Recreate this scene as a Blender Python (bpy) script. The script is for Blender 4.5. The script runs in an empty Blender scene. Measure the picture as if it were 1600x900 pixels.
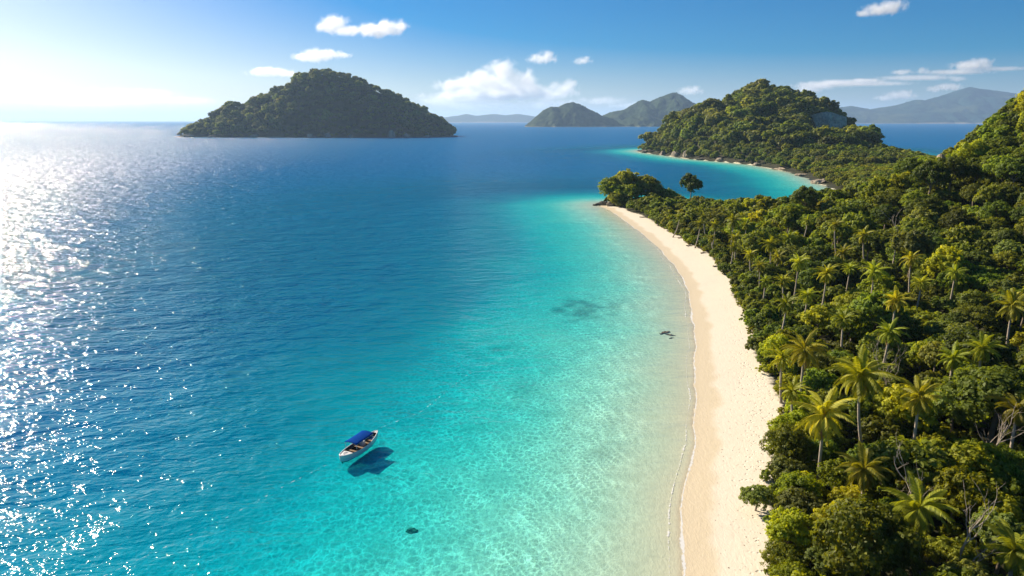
import bpy, math, random
import numpy as np
from mathutils import Vector, Matrix, Euler

random.seed(11)
rng = np.random.default_rng(11)
R_ = math.radians
C = bpy.context.scene.collection
SC = bpy.context.scene

# ------------------------------------------------------------------ camera
CAM_H = 50.0
PITCH = 13.8
cam_d = bpy.data.cameras.new("camera")
cam_d.sensor_width = 36.0
cam_d.lens = 24.0
cam_d.clip_start = 0.5
cam_d.clip_end = 120000.0
cam = bpy.data.objects.new("camera", cam_d)
C.objects.link(cam)
cam.location = (0, 0, CAM_H)
cam.rotation_euler = (R_(90 - PITCH), 0, 0)
SC.camera = cam

# ------------------------------------------------------------------ light
SUN_EL = 28.0
SUN_AZ = 46.5            # degrees to the left of straight ahead
SKY_STRENGTH = 0.066
SKY_SAT = 1.95
SKY_HUE = 0.510
SKY_GAMMA = 0.85
world = bpy.data.worlds.new("World")
SC.world = world
world.use_nodes = True
wn = world.node_tree
for n in list(wn.nodes):
    wn.nodes.remove(n)
w_out = wn.nodes.new("ShaderNodeOutputWorld")
w_bg = wn.nodes.new("ShaderNodeBackground")
w_sky = wn.nodes.new("ShaderNodeTexSky")
w_sky.sky_type = 'NISHITA'
w_sky.sun_disc = False
w_sky.sun_elevation = R_(SUN_EL)
w_sky.sun_rotation = R_(-SUN_AZ)
w_sky.altitude = 0
w_sky.air_density = 0.83
w_sky.dust_density = 0.95
w_sky.ozone_density = 5.0
w_bg.inputs["Strength"].default_value = SKY_STRENGTH
w_hs = wn.nodes.new("ShaderNodeHueSaturation")
w_hs.inputs["Saturation"].default_value = SKY_SAT
w_hs.inputs["Hue"].default_value = SKY_HUE
wn.links.new(w_sky.outputs[0], w_hs.inputs["Color"])
w_gm = wn.nodes.new("ShaderNodeGamma")
w_gm.inputs["Gamma"].default_value = SKY_GAMMA
wn.links.new(w_hs.outputs[0], w_gm.inputs[0])
wn.links.new(w_gm.outputs[0], w_bg.inputs[0])
wn.links.new(w_bg.outputs[0], w_out.inputs[0])

sun_d = bpy.data.lights.new("sun", 'SUN')
sun_d.energy = 5.0
sun_d.angle = R_(0.53)
sun_d.color = (1.0, 0.87, 0.68)
sun = bpy.data.objects.new("sun", sun_d)
C.objects.link(sun)
sd_dir = Vector((-math.sin(R_(SUN_AZ)) * math.cos(R_(SUN_EL)), math.cos(R_(SUN_AZ)) * math.cos(R_(SUN_EL)), math.sin(R_(SUN_EL))))
sun.rotation_euler = sd_dir.to_track_quat('Z', 'Y').to_euler()
sun.location = (0, 0, 200)

SC.view_settings.view_transform = 'Standard'
SC.view_settings.look = 'None'
SC.view_settings.exposure = 0.9
SC.view_settings.gamma = 1.0
SC.view_settings.use_curve_mapping = False
SC.cycles.volume_bounces = 6
SC.cycles.transparent_max_bounces = 16
SC.cycles.max_bounces = 8
SC.cycles.caustics_reflective = False
SC.cycles.caustics_refractive = False
SC.cycles.sample_clamp_indirect = 6.0
SC.cycles.use_denoising = True
SC.cycles.volume_step_rate = 1.0

# ------------------------------------------------------------------ helpers
def tag(o, label=None, cat=None, group=None, kind=None):
    if label: o["label"] = label
    if cat: o["category"] = cat
    if group: o["group"] = group
    if kind: o["kind"] = kind
    return o

def mesh_from(name, V, F, smooth=False, attrs=None):
    """V: n x 3, F: list of index tuples or an m x k array."""
    me = bpy.data.meshes.new(name)
    V = np.asarray(V, dtype=np.float32)
    if isinstance(F, np.ndarray):
        k = F.shape[1]
        me.vertices.add(len(V)); me.vertices.foreach_set("co", V.ravel())
        me.loops.add(F.size); me.loops.foreach_set("vertex_index", F.astype(np.int32).ravel())
        me.polygons.add(len(F)); me.polygons.foreach_set("loop_start", np.arange(0, F.size, k, dtype=np.int32))
        me.update(calc_edges=True)
    else:
        me.from_pydata(V.tolist(), [], F)
    if attrs:
        for an, arr in attrs.items():
            a = me.attributes.new(an, 'FLOAT', 'POINT')
            a.data.foreach_set("value", np.asarray(arr, dtype=np.float32))
    if smooth:
        me.polygons.foreach_set("use_smooth", np.ones(len(me.polygons), dtype=bool))
    me.validate()
    return me

def obj(name, me, mat=None, parent=None, loc=None):
    o = bpy.data.objects.new(name, me)
    C.objects.link(o)
    if mat is not None:
        me.materials.clear(); me.materials.append(mat)
    if parent is not None: o.parent = parent
    if loc is not None: o.location = loc
    return o

def empty(name, loc, rz=0.0):
    o = bpy.data.objects.new(name, None)
    C.objects.link(o); o.location = loc; o.rotation_euler = (0, 0, rz)
    o.empty_display_size = 0.5
    return o

class MB:
    def __init__(self): self.v = []; self.f = []
    def add(self, V, F):
        b = len(self.v); self.v += [tuple(p) for p in V]; self.f += [tuple(i + b for i in f) for f in F]
    def box(self, c, s, rot=None):
        V = []
        for sx in (-.5, .5):
            for sy in (-.5, .5):
                for sz in (-.5, .5):
                    p = Vector((sx * s[0], sy * s[1], sz * s[2]))
                    if rot: p = rot @ p
                    V.append(p + Vector(c))
        self.add(V, [(0, 1, 3, 2), (4, 6, 7, 5), (0, 4, 5, 1), (2, 3, 7, 6), (0, 2, 6, 4), (1, 5, 7, 3)])
    def tube(self, pts, rad, n=8, cap=True):
        pts = [Vector(p) for p in pts]
        if not hasattr(rad, '__len__'): rad = [rad] * len(pts)
        V = []; F = []
        for i, p in enumerate(pts):
            t = (pts[min(i + 1, len(pts) - 1)] - pts[max(i - 1, 0)]).normalized()
            a = t.cross(Vector((0, 0, 1)))
            if a.length < 1e-3: a = Vector((1, 0, 0))
            a.normalize(); b = t.cross(a)
            for k in range(n):
                q = 2 * math.pi * k / n
                V.append(p + (a * math.cos(q) + b * math.sin(q)) * rad[i])
        for i in range(len(pts) - 1):
            for k in range(n):
                F.append((i * n + k, i * n + (k + 1) % n, (i + 1) * n + (k + 1) % n, (i + 1) * n + k))
        if cap:
            F.append(tuple(range(n - 1, -1, -1))); F.append(tuple((len(pts) - 1) * n + k for k in range(n)))
        self.add(V, F)
    def mesh(self, name, smooth=False):
        return mesh_from(name, np.array(self.v), self.f, smooth)
    def build(self, name, mat, parent=None, smooth=False, loc=None):
        return obj(name, self.mesh(name, smooth), mat, parent, loc)

def _hash(ix, iy, seed):
    n = (ix.astype(np.int64) * 374761393 + iy.astype(np.int64) * 668265263 + seed * 982451653) & 0xFFFFFFFF
    n = ((n ^ (n >> 13)) * 1274126177) & 0xFFFFFFFF
    return ((n ^ (n >> 16)) & 0xFFFF) / 65535.0

def vnoise(x, y, seed=0):
    x = np.asarray(x, float); y = np.asarray(y, float)
    ix = np.floor(x); iy = np.floor(y); fx = x - ix; fy = y - iy
    fx = fx * fx * (3 - 2 * fx); fy = fy * fy * (3 - 2 * fy)
    a = _hash(ix, iy, seed); b = _hash(ix + 1, iy, seed); c = _hash(ix, iy + 1, seed); d = _hash(ix + 1, iy + 1, seed)
    return (a * (1 - fx) + b * fx) * (1 - fy) + (c * (1 - fx) + d * fx) * fy

def fbm(x, y, seed=0, oct=4):
    s = 0; a = .5; f = 1.0
    for k in range(oct):
        s = s + a * (vnoise(x * f, y * f, seed + k) - .5); a *= .5; f *= 2.03
    return s

def smooth01(t):
    t = np.clip(t, 0, 1); return t * t * (3 - 2 * t)

# ------------------------------------------------------------------ materials
def new_mat(name):
    m = bpy.data.materials.new(name); m.use_nodes = True
    nt = m.node_tree
    for n in list(nt.nodes): nt.nodes.remove(n)
    return m, nt

class N:
    """tiny node builder"""
    def __init__(self, nt): self.nt = nt
    def __call__(self, typ, ins=None, **props):
        n = self.nt.nodes.new(typ)
        for k, v in props.items(): setattr(n, k, v)
        for k, v in (ins or {}).items():
            s = n.inputs[k]
            if hasattr(v, 'is_linked') or hasattr(v, 'links'): self.nt.links.new(v, s)
            else: s.default_value = v
        return n
    def math(self, op, a, b=None, c=None, clamp=False):
        n = self.nt.nodes.new("ShaderNodeMath"); n.operation = op; n.use_clamp = clamp
        for i, v in enumerate((a, b, c)):
            if v is None: continue
            if hasattr(v, 'links'): self.nt.links.new(v, n.inputs[i])
            else: n.inputs[i].default_value = v
        return n.outputs[0]
    def vmath(self, op, a, b=None, scale=None):
        n = self.nt.nodes.new("ShaderNodeVectorMath"); n.operation = op
        for i, v in enumerate((a, b)):
            if v is None: continue
            if hasattr(v, 'links'): self.nt.links.new(v, n.inputs[i])
            else: n.inputs[i].default_value = v
        if scale is not None:
            if hasattr(scale, 'links'): self.nt.links.new(scale, n.inputs['Scale'])
            else: n.inputs['Scale'].default_value = scale
        return n
    def mix(self, fac, a, b, mode='MIX'):
        n = self.nt.nodes.new("ShaderNodeMix"); n.data_type = 'RGBA'; n.blend_type = mode
        for s, v in ((n.inputs[0], fac), (n.inputs[6], a), (n.inputs[7], b)):
            if hasattr(v, 'links'): self.nt.links.new(v, s)
            else: s.default_value = v if not isinstance(v, tuple) else (v + (1,) if len(v) == 3 else v)
        return n.outputs[2]
    def attr(self, name):
        return self("ShaderNodeAttribute", attribute_name=name, attribute_type='GEOMETRY')
    def noise(self, vec, scale, detail=3, rough=.5, dist=0.0):
        n = self("ShaderNodeTexNoise", {"Scale": scale, "Detail": detail, "Roughness": rough, "Distortion": dist})
        if vec is not None: self.nt.links.new(vec, n.inputs["Vector"])
        return n.outputs[0]
    def ramp(self, fac, stops):
        n = self.nt.nodes.new("ShaderNodeValToRGB")
        el = n.color_ramp.elements
        while len(el) < len(stops): el.new(.5)
        for e, (p, c) in zip(el, stops):
            e.position = p; e.color = c + (1,) if len(c) == 3 else c
        self.nt.links.new(fac, n.inputs[0])
        return n.outputs[0]
    def smooth(self, v, lo, hi):
        n = self.nt.nodes.new("ShaderNodeMapRange"); n.interpolation_type = 'SMOOTHSTEP'
        if hasattr(v, 'links'): self.nt.links.new(v, n.inputs[0])
        n.inputs[1].default_value = lo; n.inputs[2].default_value = hi
        return n.outputs[0]

def simple_mat(name, col, rough=.6, spec=.3, noise_amt=.15, noise_scale=3.0, bump=0.0, metallic=0.0):
    m, nt = new_mat(name); b = N(nt)
    tc = b("ShaderNodeTexCoord").outputs["Object"]
    nz = b.noise(tc, noise_scale, 5, .6)
    f = b.math('MULTIPLY_ADD', nz, noise_amt * 2, 1 - noise_amt)
    colr = b.mix(1.0, col, f, 'MULTIPLY')
    p = b("ShaderNodeBsdfPrincipled", {"Base Color": colr, "Roughness": rough, "Specular IOR Level": spec, "Metallic": metallic})
    if bump:
        bp = b("ShaderNodeBump", {"Height": nz, "Strength": bump, "Distance": 1.0 / noise_scale})
        nt.links.new(bp.outputs[0], p.inputs["Normal"])
    o = b("ShaderNodeOutputMaterial", {"Surface": p.outputs[0]})
    return m

def leaf_mat(name, dark, mid, light, trans=.52):
    m, nt = new_mat(name); b = N(nt)
    t = b.attr("tint").outputs["Fac"]
    oi = b("ShaderNodeObjectInfo").outputs["Random"]
    col = b.ramp(t, [(0, dark), (.55, mid), (1, light)])
    val = b.math('MULTIPLY_ADD', oi, .7, .62)
    hue = b.math('MULTIPLY_ADD', b.math('FRACT', b.math('MULTIPLY', oi, 7.13)), .045, .481)
    hs = b("ShaderNodeHueSaturation", {"Hue": hue, "Saturation": 1.0, "Value": b.math("MULTIPLY", val, 2.05), "Color": col})
    pr = b("ShaderNodeBsdfPrincipled", {"Base Color": hs.outputs[0], "Roughness": .55, "Specular IOR Level": .25})
    tcol = b.mix(1.0, hs.outputs[0], (1.35, 1.2, .35), 'MULTIPLY')
    tr = b("ShaderNodeBsdfTranslucent", {"Color": tcol})
    mx = b("ShaderNodeMixShader", {0: trans, 1: pr.outputs[0], 2: tr.outputs[0]})
    b("ShaderNodeOutputMaterial", {"Surface": mx.outputs[0]})
    return m

M_LEAF = [
    leaf_mat("leaf_yellow_green", (.074, .092, .004), (.162, .176, .008), (.280, .275, .018)),
    leaf_mat("leaf_mid_green", (.042, .064, .006), (.105, .130, .012), (.180, .190, .020)),
    leaf_mat("leaf_deep_green", (.028, .042, .006), (.068, .088, .010), (.120, .138, .018)),
    leaf_mat("leaf_olive", (.052, .064, .012), (.108, .125, .026), (.165, .180, .048)),
]
M_PALM = leaf_mat("palm_leaf", (.078, .092, .007), (.165, .174, .012), (.310, .285, .026), .48)
M_BARK = simple_mat("bark_grey", (.20, .16, .12), .85, .1, .35, 2.0, .4)
M_PALMBARK = simple_mat("bark_palm", (.42, .35, .27), .85, .1, .3, 3.0, .3)
M_ROCK = simple_mat("rock_pale", (.33, .27, .20), .9, .1, .45, .35, .8)
M_ROCKDARK = simple_mat("rock_dark", (.15, .125, .10), .85, .2, .45, .5, .8)
M_WOOD = simple_mat("driftwood", (.16, .12, .085), .85, .1, .3, 1.5, .3)

# sand / ground shared by beach, seabed and hillside
def ground_mat():
    m, nt = new_mat("sand_and_soil"); b = N(nt)
    pos = b("ShaderNodeNewGeometry").outputs["Position"]
    sd = b.attr("shore").outputs["Fac"]
    sw = b.attr("sandy").outputs["Fac"]
    reef = b.attr("reef").outputs["Fac"]
    n_big = b.noise(pos, .12, 4, .55)
    n_mid = b.noise(pos, .9, 5, .6)
    n_fine = b.noise(pos, 5.0, 4, .65)
    dry = b.mix(n_mid, (.68, .61, .48), (.77, .70, .57))
    dry = b.mix(b.math('MULTIPLY', n_fine, .35), dry, (.46, .36, .25))
    # scattered debris specks on the dry sand
    vo = b("ShaderNodeTexVoronoi", {"Scale": 1.6, "Randomness": 1.0}); nt.links.new(pos, vo.inputs["Vector"])
    speck = b.math('LESS_THAN', vo.outputs["Distance"], b.math('MULTIPLY', b.noise(pos, 2.0, 2), .30))
    upper = b.smooth(b.math('ADD', sd, b.math('MULTIPLY', n_big, 6)), 8.0, 13.0)
    gate = b.math('GREATER_THAN', b.noise(pos, .35, 3), .5)
    speck = b.math('MULTIPLY', b.math('MULTIPLY', speck, upper), gate)
    dry = b.mix(b.math('MULTIPLY', speck, .7), dry, (.16, .11, .07))
    wet = b.mix(n_mid, (.58, .49, .33), (.64, .54, .38))
    edge = b.math('ADD', sd, b.math('MULTIPLY_ADD', b.noise(pos, .10, 3), 5.0, -2.5))
    wf = b.smooth(edge, 2.6, 4.4)
    sand = b.mix(wf, wet, dry)
    under = b.mix(n_mid, (.76, .71, .49), (.84, .79, .57))
    under = b.mix(b.math('MULTIPLY', b.smooth(b.noise(pos, .25, 5, .6), .5, .75), .25), under, (.45, .43, .30))
    sand = b.mix(b.smooth(sd, -1.2, .2), under, sand)
    sand = b.mix(reef, sand, b.mix(n_mid, (.03, .07, .06), (.12, .17, .13)))
    soil = b.mix(n_mid, (.018, .022, .008), (.055, .048, .022))
    col = b.mix(b.smooth(b.math('ADD', sw, b.math('MULTIPLY_ADD', n_mid, .8, -.4)), .35, .65), soil, sand)
    # sand ripples and footprints
    wv = b("ShaderNodeMapping", {"Vector": pos, "Scale": (1.4, .5, 1.0), "Rotation": (0, 0, .3)}).outputs[0]
    rip = b.noise(wv, 1.6, 3, .5, .6)
    foot = b("ShaderNodeTexVoronoi", {"Scale": 1.15, "Randomness": 1.0}); nt.links.new(pos, foot.inputs["Vector"])
    dent = b.math('MULTIPLY', b.math('MULTIPLY', b.math('SUBTRACT', 1, b.smooth(foot.outputs["Distance"], .05, .30)), upper), -.22)
    h = b.math('ADD', b.math('ADD', b.math('MULTIPLY', rip, .09), b.math('MULTIPLY', n_fine, .05)), dent)
    bp = b("ShaderNodeBump", {"Height": h, "Strength": .55, "Distance": 1.0})
    rough = b.math('MULTIPLY_ADD', wf, .35, .55)
    p = b("ShaderNodeBsdfPrincipled", {"Base Color": col, "Roughness": rough, "Specular IOR Level": .2, "Normal": bp.outputs[0]})
    b("ShaderNodeOutputMaterial", {"Surface": p.outputs[0]})
    return m
M_GROUND = ground_mat()

# ------------------------------------------------------------------ coast
COAST = np.array([(-20, -160), (-4, -60), (4, 0), (12, 35), (16, 52), (20, 67.2), (21.6, 74), (24.6, 86.6), (29.6, 100.4), (36.2, 125), (42.4, 148.4),
    (48.6, 175), (54, 203.6), (57.8, 236.8), (59.2, 268), (59.4, 312.7), (57.6, 359.7), (56, 392), (53, 412), (56, 424), (66, 430), (86, 424),
    (98, 400), (112, 372), (140, 358), (172, 366), (205, 396), (228, 440), (242, 500), (252, 560), (266, 610), (278, 680), (281, 795), (262, 860), (238, 930),
    (224, 1030), (208, 1140), (226, 1215), (320, 1330), (480, 1360), (590, 1260), (612, 1185), (575, 1050), (500, 860), (470, 720), (560, 600), (820, 500), (1250, 400),
    (1250, -160)], float)

def signed_dist(x, y):
    x = np.asarray(x, float); y = np.asarray(y, float); sh = x.shape
    x = x.ravel(); y = y.ravel()
    A = COAST; B = np.roll(COAST, -1, 0)
    best = np.full(len(x), 1e18); inside = np.zeros(len(x), bool)
    for (ax, ay), (bx, by) in zip(A, B):
        dx, dy = bx - ax, by - ay
        t = np.clip(((x - ax) * dx + (y - ay) * dy) / (dx * dx + dy * dy), 0, 1)
        best = np.minimum(best, (x - ax - t * dx) ** 2 + (y - ay - t * dy) ** 2)
        cr = (ay > y) != (by > y)
        if dy != 0:
            inside ^= cr & (x < ax + (y - ay) / dy * dx)
    d = np.sqrt(best)
    return np.where(inside, d, -d).reshape(sh)

def shore_wobble(x, y):
    near = np.clip(1 - np.abs(y - 200) / 500, .0, 1)
    return (fbm(x / 9.0, y / 9.0, 5, 3) * 1.7 + fbm(x / 30, y / 30, 8, 2) * 2.0) * (0.4 + .6 * near)

BW_Y = [-100, 40, 67, 90, 113, 140, 188, 248, 300, 360, 395, 412, 425]
BW_W = [8.5, 8.8, 9.0, 11.5, 13.6, 12.0, 12, 13.0, 11.5, 9.5, 7, 3, 1]
def beach_width(x, y):
    w = np.interp(y, BW_Y, BW_W)
    leftside = (x < 82) & (y < 425)
    return np.where(leftside, w + 2.2 * fbm(x / 14, y / 14, 31, 2) * 2, -5.2 + 9 * fbm(x / 30, y / 30, 31, 2))

HEAD_PX = [180, 215, 240, 262, 300, 350, 382, 422, 462, 505, 524, 540, 556, 640]
HEAD_H = [0, 3, 17, 31, 46, 68, 77, 84, 74, 55, 40, 18, 8, 2]
def ground_h(x, y, sd):
    beachy = (x < 100) & (y < 430)
    w = beach_width(x, y)
    z = np.where(sd > 0, np.minimum(sd, w) * .105, 0)
    z = z + np.where(sd > w, 2.6 * (1 - np.exp(-(sd - w) / 30)), 0)
    z = np.where(~beachy & (sd > 0), np.minimum(sd * .55, 3.0) + np.clip(sd, 0, 200) * .02, z)
    inner = smooth01(sd / 110)
    nh = 16 * np.exp(-(((x - 240) / 34 / 1.4142) ** 2 + ((y - 375) / 48 / 1.4142) ** 2)) + 97 * np.exp(-(((x - 358) / 150) ** 2 + ((y - 300) / 150) ** 2)) + 30 * np.exp(-(((x - 190) / 70) ** 2 + ((y - 190) / 90) ** 2)) * .35
    spur = 1 + .5 * fbm(x / 60, y / 60, 3, 4)
    z = z + nh * spur * smooth01(sd / 90)
    sad = 0 * np.exp(-(((x - 420) / 140) ** 2 + ((y - 640) / 220) ** 2))
    z = z + sad * inner
    prof = np.interp(x * (1150.0 / np.maximum(y, 600)) ** .5, HEAD_PX, HEAD_H)
    dy = (y - 1150)
    fall = np.where(dy < 0, np.exp(-(np.abs(dy) / 215) ** 1.7), np.exp(-(dy / 130) ** 2))
    z = z + prof * fall * smooth01(sd / 60) * (1 + .8 * fbm(x / 70, y / 70, 17, 4))
    z = z - 30 * np.exp(-((x * 1040.0 / np.maximum(y, 500) - 466) / 32) ** 4) * smooth01((1046 - y) / 10) * smooth01((y - 860) / 90)
    # a deep bed below the sea
    bed = -np.minimum(np.abs(sd) * .020, 2.6) - np.clip((np.abs(sd) - 95) * .05, 0, 30)
    bed = bed + .12 * fbm(x / 5, y / 5, 21, 3) * np.clip(-sd / 6, 0, 1)
    return np.where(sd > 0, z, bed)

# ------------------------------------------------------------------ terrain sheet: seabed, beach, hillside
def axis(lo, a, b, hi, step, g=1.06, fine=10, upto=0):
    mid = list(np.arange(a, b, step)); s = step; up = []; v = mid[-1]
    while v < hi: s = min(s * g, fine if v < upto else 60); v += s; up.append(v)
    s = step; v = a; dn = []
    while v > lo: s = min(s * g, 60); v -= s; dn.append(v)
    return np.array(dn[::-1] + mid + up)
xs = axis(-1500, -60, 95, 1400, 1.0, 1.06, 7, 650)
ys = axis(-170, 48, 260, 1600, 1.1, 1.02, 8, 1380)
GX, GY = np.meshgrid(xs, ys)
SD = signed_dist(GX, GY)
SDW = SD + np.where(np.abs(SD) < 60, shore_wobble(GX, GY), 0)
BW = beach_width(GX, GY)
GZ = ground_h(GX, GY, SDW)
sandy = np.clip((BW + 1.0 - SDW) / 4 + .5, 0, 1)
def reef_field(x, y):
    def el(cx, cy, rx, ry, a, s, soft):
        dx, dy = x - cx, y - cy
        u = (dx * math.cos(a) + dy * math.sin(a)) / rx; v = (-dx * math.sin(a) + dy * math.cos(a)) / ry
        return np.clip((1 - np.sqrt(u * u + v * v) + 2.3 * fbm(x / s, y / s, 41, 4)) * soft, 0, 1)
    r = .62 * el(20, 183, 9.5, 13, -.5, 3.2, 1.2)
    r = np.maximum(r, .55 * el(-2, 148, 8, 4, .9, 4.0, .8))
    r = np.maximum(r, .22 * el(3, 122, 5, 14, -.2, 4.0, .8))
    r = np.maximum(r, .18 * el(14, 96, 3, 12, -.3, 4.0, .8))
    return r
reef = reef_field(GX, GY)
ny_, nx_ = GX.shape
idx = np.arange(nx_ * ny_).reshape(ny_, nx_)
quads = np.stack([idx[:-1, :-1], idx[:-1, 1:], idx[1:, 1:], idx[1:, :-1]], -1).reshape(-1, 4)
fsd = SDW.ravel()[quads].mean(1); fy = GY.ravel()[quads].mean(1); fx = GX.ravel()[quads].mean(1); fbw = BW.ravel()[quads].mean(1)
is_beach = (fsd > -1.2) & (fsd < fbw + 2.5) & (fy < 428) & (fx < 95)
is_bed = (fsd <= 0) & ~is_beach
def sub_mesh(name, mask):
    q = quads[mask]; u, inv = np.unique(q, return_inverse=True)
    V = np.stack([GX.ravel()[u], GY.ravel()[u], GZ.ravel()[u]], 1)
    me = mesh_from(name, V, inv.reshape(-1, 4), True, {"shore": SDW.ravel()[u], "sandy": sandy.ravel()[u], "reef": reef.ravel()[u]})
    return tag(obj(name, me, M_GROUND), kind="structure")
sub_mesh("beach", is_beach)
sub_mesh("seabed", is_bed)
sub_mesh("hillside", ~is_beach & ~is_bed)

def ground_at(x, y):
    x = np.atleast_1d(np.asarray(x, float)); y = np.atleast_1d(np.asarray(y, float))
    s = signed_dist(x, y); s = s + np.where(np.abs(s) < 60, shore_wobble(x, y), 0)
    return ground_h(x, y, s), s

# ------------------------------------------------------------------ sea
def sea_mat():
    m, nt = new_mat("sea_water"); b = N(nt)
    geo = b("ShaderNodeNewGeometry"); pos = geo.outputs["Position"]
    od = b.attr("depth").outputs["Fac"]
    dist = b.attr("dist").outputs["Fac"]
    # transmission of one pass through the water, per channel
    patch = b.noise(pos, .035, 4, .55)
    odn = b.math('MULTIPLY', od, b.math('MULTIPLY_ADD', patch, .9, .55))
    def tr(k): return b.math('EXPONENT', b.math('MULTIPLY', odn, -k))
    tR, tG, tB = tr(.62), tr(.093), tr(.046)
    T = b("ShaderNodeCombineColor", {0: tR, 1: tG, 2: tB}).outputs[0]
    Tsc = b("ShaderNodeCombineColor", {0: b.math('SUBTRACT', 1, tR), 1: b.math('SUBTRACT', 1, tG), 2: b.math('SUBTRACT', 1, tB)}).outputs[0]
    # caustic light net, painted as a cell pattern into the transmission colour
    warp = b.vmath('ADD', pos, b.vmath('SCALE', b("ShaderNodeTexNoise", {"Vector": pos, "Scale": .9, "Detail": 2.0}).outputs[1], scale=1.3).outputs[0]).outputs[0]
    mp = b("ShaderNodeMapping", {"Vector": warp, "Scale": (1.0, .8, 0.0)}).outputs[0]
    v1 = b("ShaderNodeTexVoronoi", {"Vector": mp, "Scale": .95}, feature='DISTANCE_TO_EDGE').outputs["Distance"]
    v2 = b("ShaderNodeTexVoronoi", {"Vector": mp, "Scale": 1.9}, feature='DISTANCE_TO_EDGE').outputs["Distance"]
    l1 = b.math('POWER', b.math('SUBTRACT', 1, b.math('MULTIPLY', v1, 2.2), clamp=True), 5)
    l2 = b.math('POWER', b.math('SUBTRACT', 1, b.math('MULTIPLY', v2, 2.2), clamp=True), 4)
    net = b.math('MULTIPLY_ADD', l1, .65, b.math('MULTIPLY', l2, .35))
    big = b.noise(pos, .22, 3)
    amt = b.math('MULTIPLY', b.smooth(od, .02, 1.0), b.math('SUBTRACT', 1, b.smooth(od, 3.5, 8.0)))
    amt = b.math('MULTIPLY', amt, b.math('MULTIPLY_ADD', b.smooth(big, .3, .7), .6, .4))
    caustic_tint = b.math('MULTIPLY_ADD', b.math('MULTIPLY', amt, b.math('SUBTRACT', net, .20)), .85, .88)
    T2 = b.mix(1.0, T, caustic_tint, 'MULTIPLY')
    deep = b.mix(b.smooth(dist, 150, 900), (.001, .165, .325), (.005, .150, .400))
    up = b.mix(1.0, deep, Tsc, 'MULTIPLY')
    # waves
    rot = b("ShaderNodeMapping", {"Vector": pos, "Rotation": (0, 0, R_(-14)), "Scale": (.55, 1.0, 1.0)}).outputs[0]
    h = b.math('MULTIPLY', b.noise(rot, .085, 2, .5, .3), 1.5)
    h = b.math('MULTIPLY_ADD', b.noise(rot, .30, 3, .55, .4), 1.05, h)
    h = b.math('MULTIPLY_ADD', b.noise(rot, 1.05, 2, .5, .5), .34, h)
    h = b.math('MULTIPLY_ADD', b.noise(pos, 3.6, 2, .6), .025, h)
    calm = b.math('MULTIPLY_ADD', b.smooth(od, .1, 5.0), .72, .28)
    bp = b("ShaderNodeBump", {"Height": h, "Distance": b.math('MINIMUM', b.math('MULTIPLY_ADD', dist, .0022, .85), 4.5), "Strength": b.math('MULTIPLY', calm, .75)})
    inc = geo.outputs["Incoming"]
    # on a ruffled sea the facets one sees are mostly those that lean towards the viewer
    lean = b.math('MULTIPLY', b.smooth(dist, 50, 500), .11)
    nrm = b.vmath('NORMALIZE', b.vmath('ADD', bp.outputs[0], b.vmath('SCALE', b.vmath('MULTIPLY', inc, (1, 1, 0)).outputs[0], scale=lean).outputs[0]).outputs[0]).outputs[0]
    cs = b.math('MAXIMUM', b.vmath('DOT_PRODUCT', nrm, inc).outputs["Value"], .19)
    fr = b.math('MULTIPLY_ADD', b.math('POWER', b.math('SUBTRACT', 1, cs), 5), .98, .02)
    rough = b.math('MULTIPLY_ADD', b.smooth(dist, 120, 900), .12, .055)
    gl = b("ShaderNodeBsdfGlossy", {"Color": (.52, .52, .52, 1), "Roughness": rough, "Normal": nrm})
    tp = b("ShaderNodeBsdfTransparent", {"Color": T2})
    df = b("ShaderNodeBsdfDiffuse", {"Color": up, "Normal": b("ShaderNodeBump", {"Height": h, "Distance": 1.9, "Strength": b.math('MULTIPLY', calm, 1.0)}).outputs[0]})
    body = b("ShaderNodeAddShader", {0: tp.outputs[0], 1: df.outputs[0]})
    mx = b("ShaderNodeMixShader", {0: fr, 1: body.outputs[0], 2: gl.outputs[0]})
    b("ShaderNodeOutputMaterial", {"Surface": mx.outputs[0]})
    return m
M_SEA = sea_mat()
rr = 12 * np.exp(np.linspace(0, math.log(39500 / 12), 430))
aa = np.radians(np.linspace(-80, 80, 480))
RR, AA = np.meshgrid(rr, aa, indexing='ij')
WX = RR * np.sin(AA); WY = RR * np.cos(AA) - 4
wsd = signed_dist(WX, WY)
wsd = wsd + np.where(np.abs(wsd) < 60, shore_wobble(WX, WY), 0)
OD_S = [0, 3, 8, 15, 23, 32, 42, 52, 64, 80, 105, 150, 260]
OD_V = [0, .15, .40, .78, 1.30, 2.1, 3.2, 4.6, 7.0, 10, 15, 24, 40]
off = np.maximum(-wsd, 0) * (1 + .25 * fbm(WX / 45, WY / 45, 61, 3))
wod = np.interp(off, OD_S, OD_V)
idx = np.arange(RR.size).reshape(RR.shape)
wq = np.stack([idx[:-1, :-1], idx[1:, :-1], idx[1:, 1:], idx[:-1, 1:]], -1).reshape(-1, 4)
keep = wsd.ravel()[wq].min(1) < 8
wq = wq[keep]
u, inv = np.unique(wq, return_inverse=True)
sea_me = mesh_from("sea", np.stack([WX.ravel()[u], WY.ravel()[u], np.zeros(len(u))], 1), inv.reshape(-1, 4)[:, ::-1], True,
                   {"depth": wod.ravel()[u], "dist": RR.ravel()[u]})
tag(obj("sea", sea_me, M_SEA), kind="structure")

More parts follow.
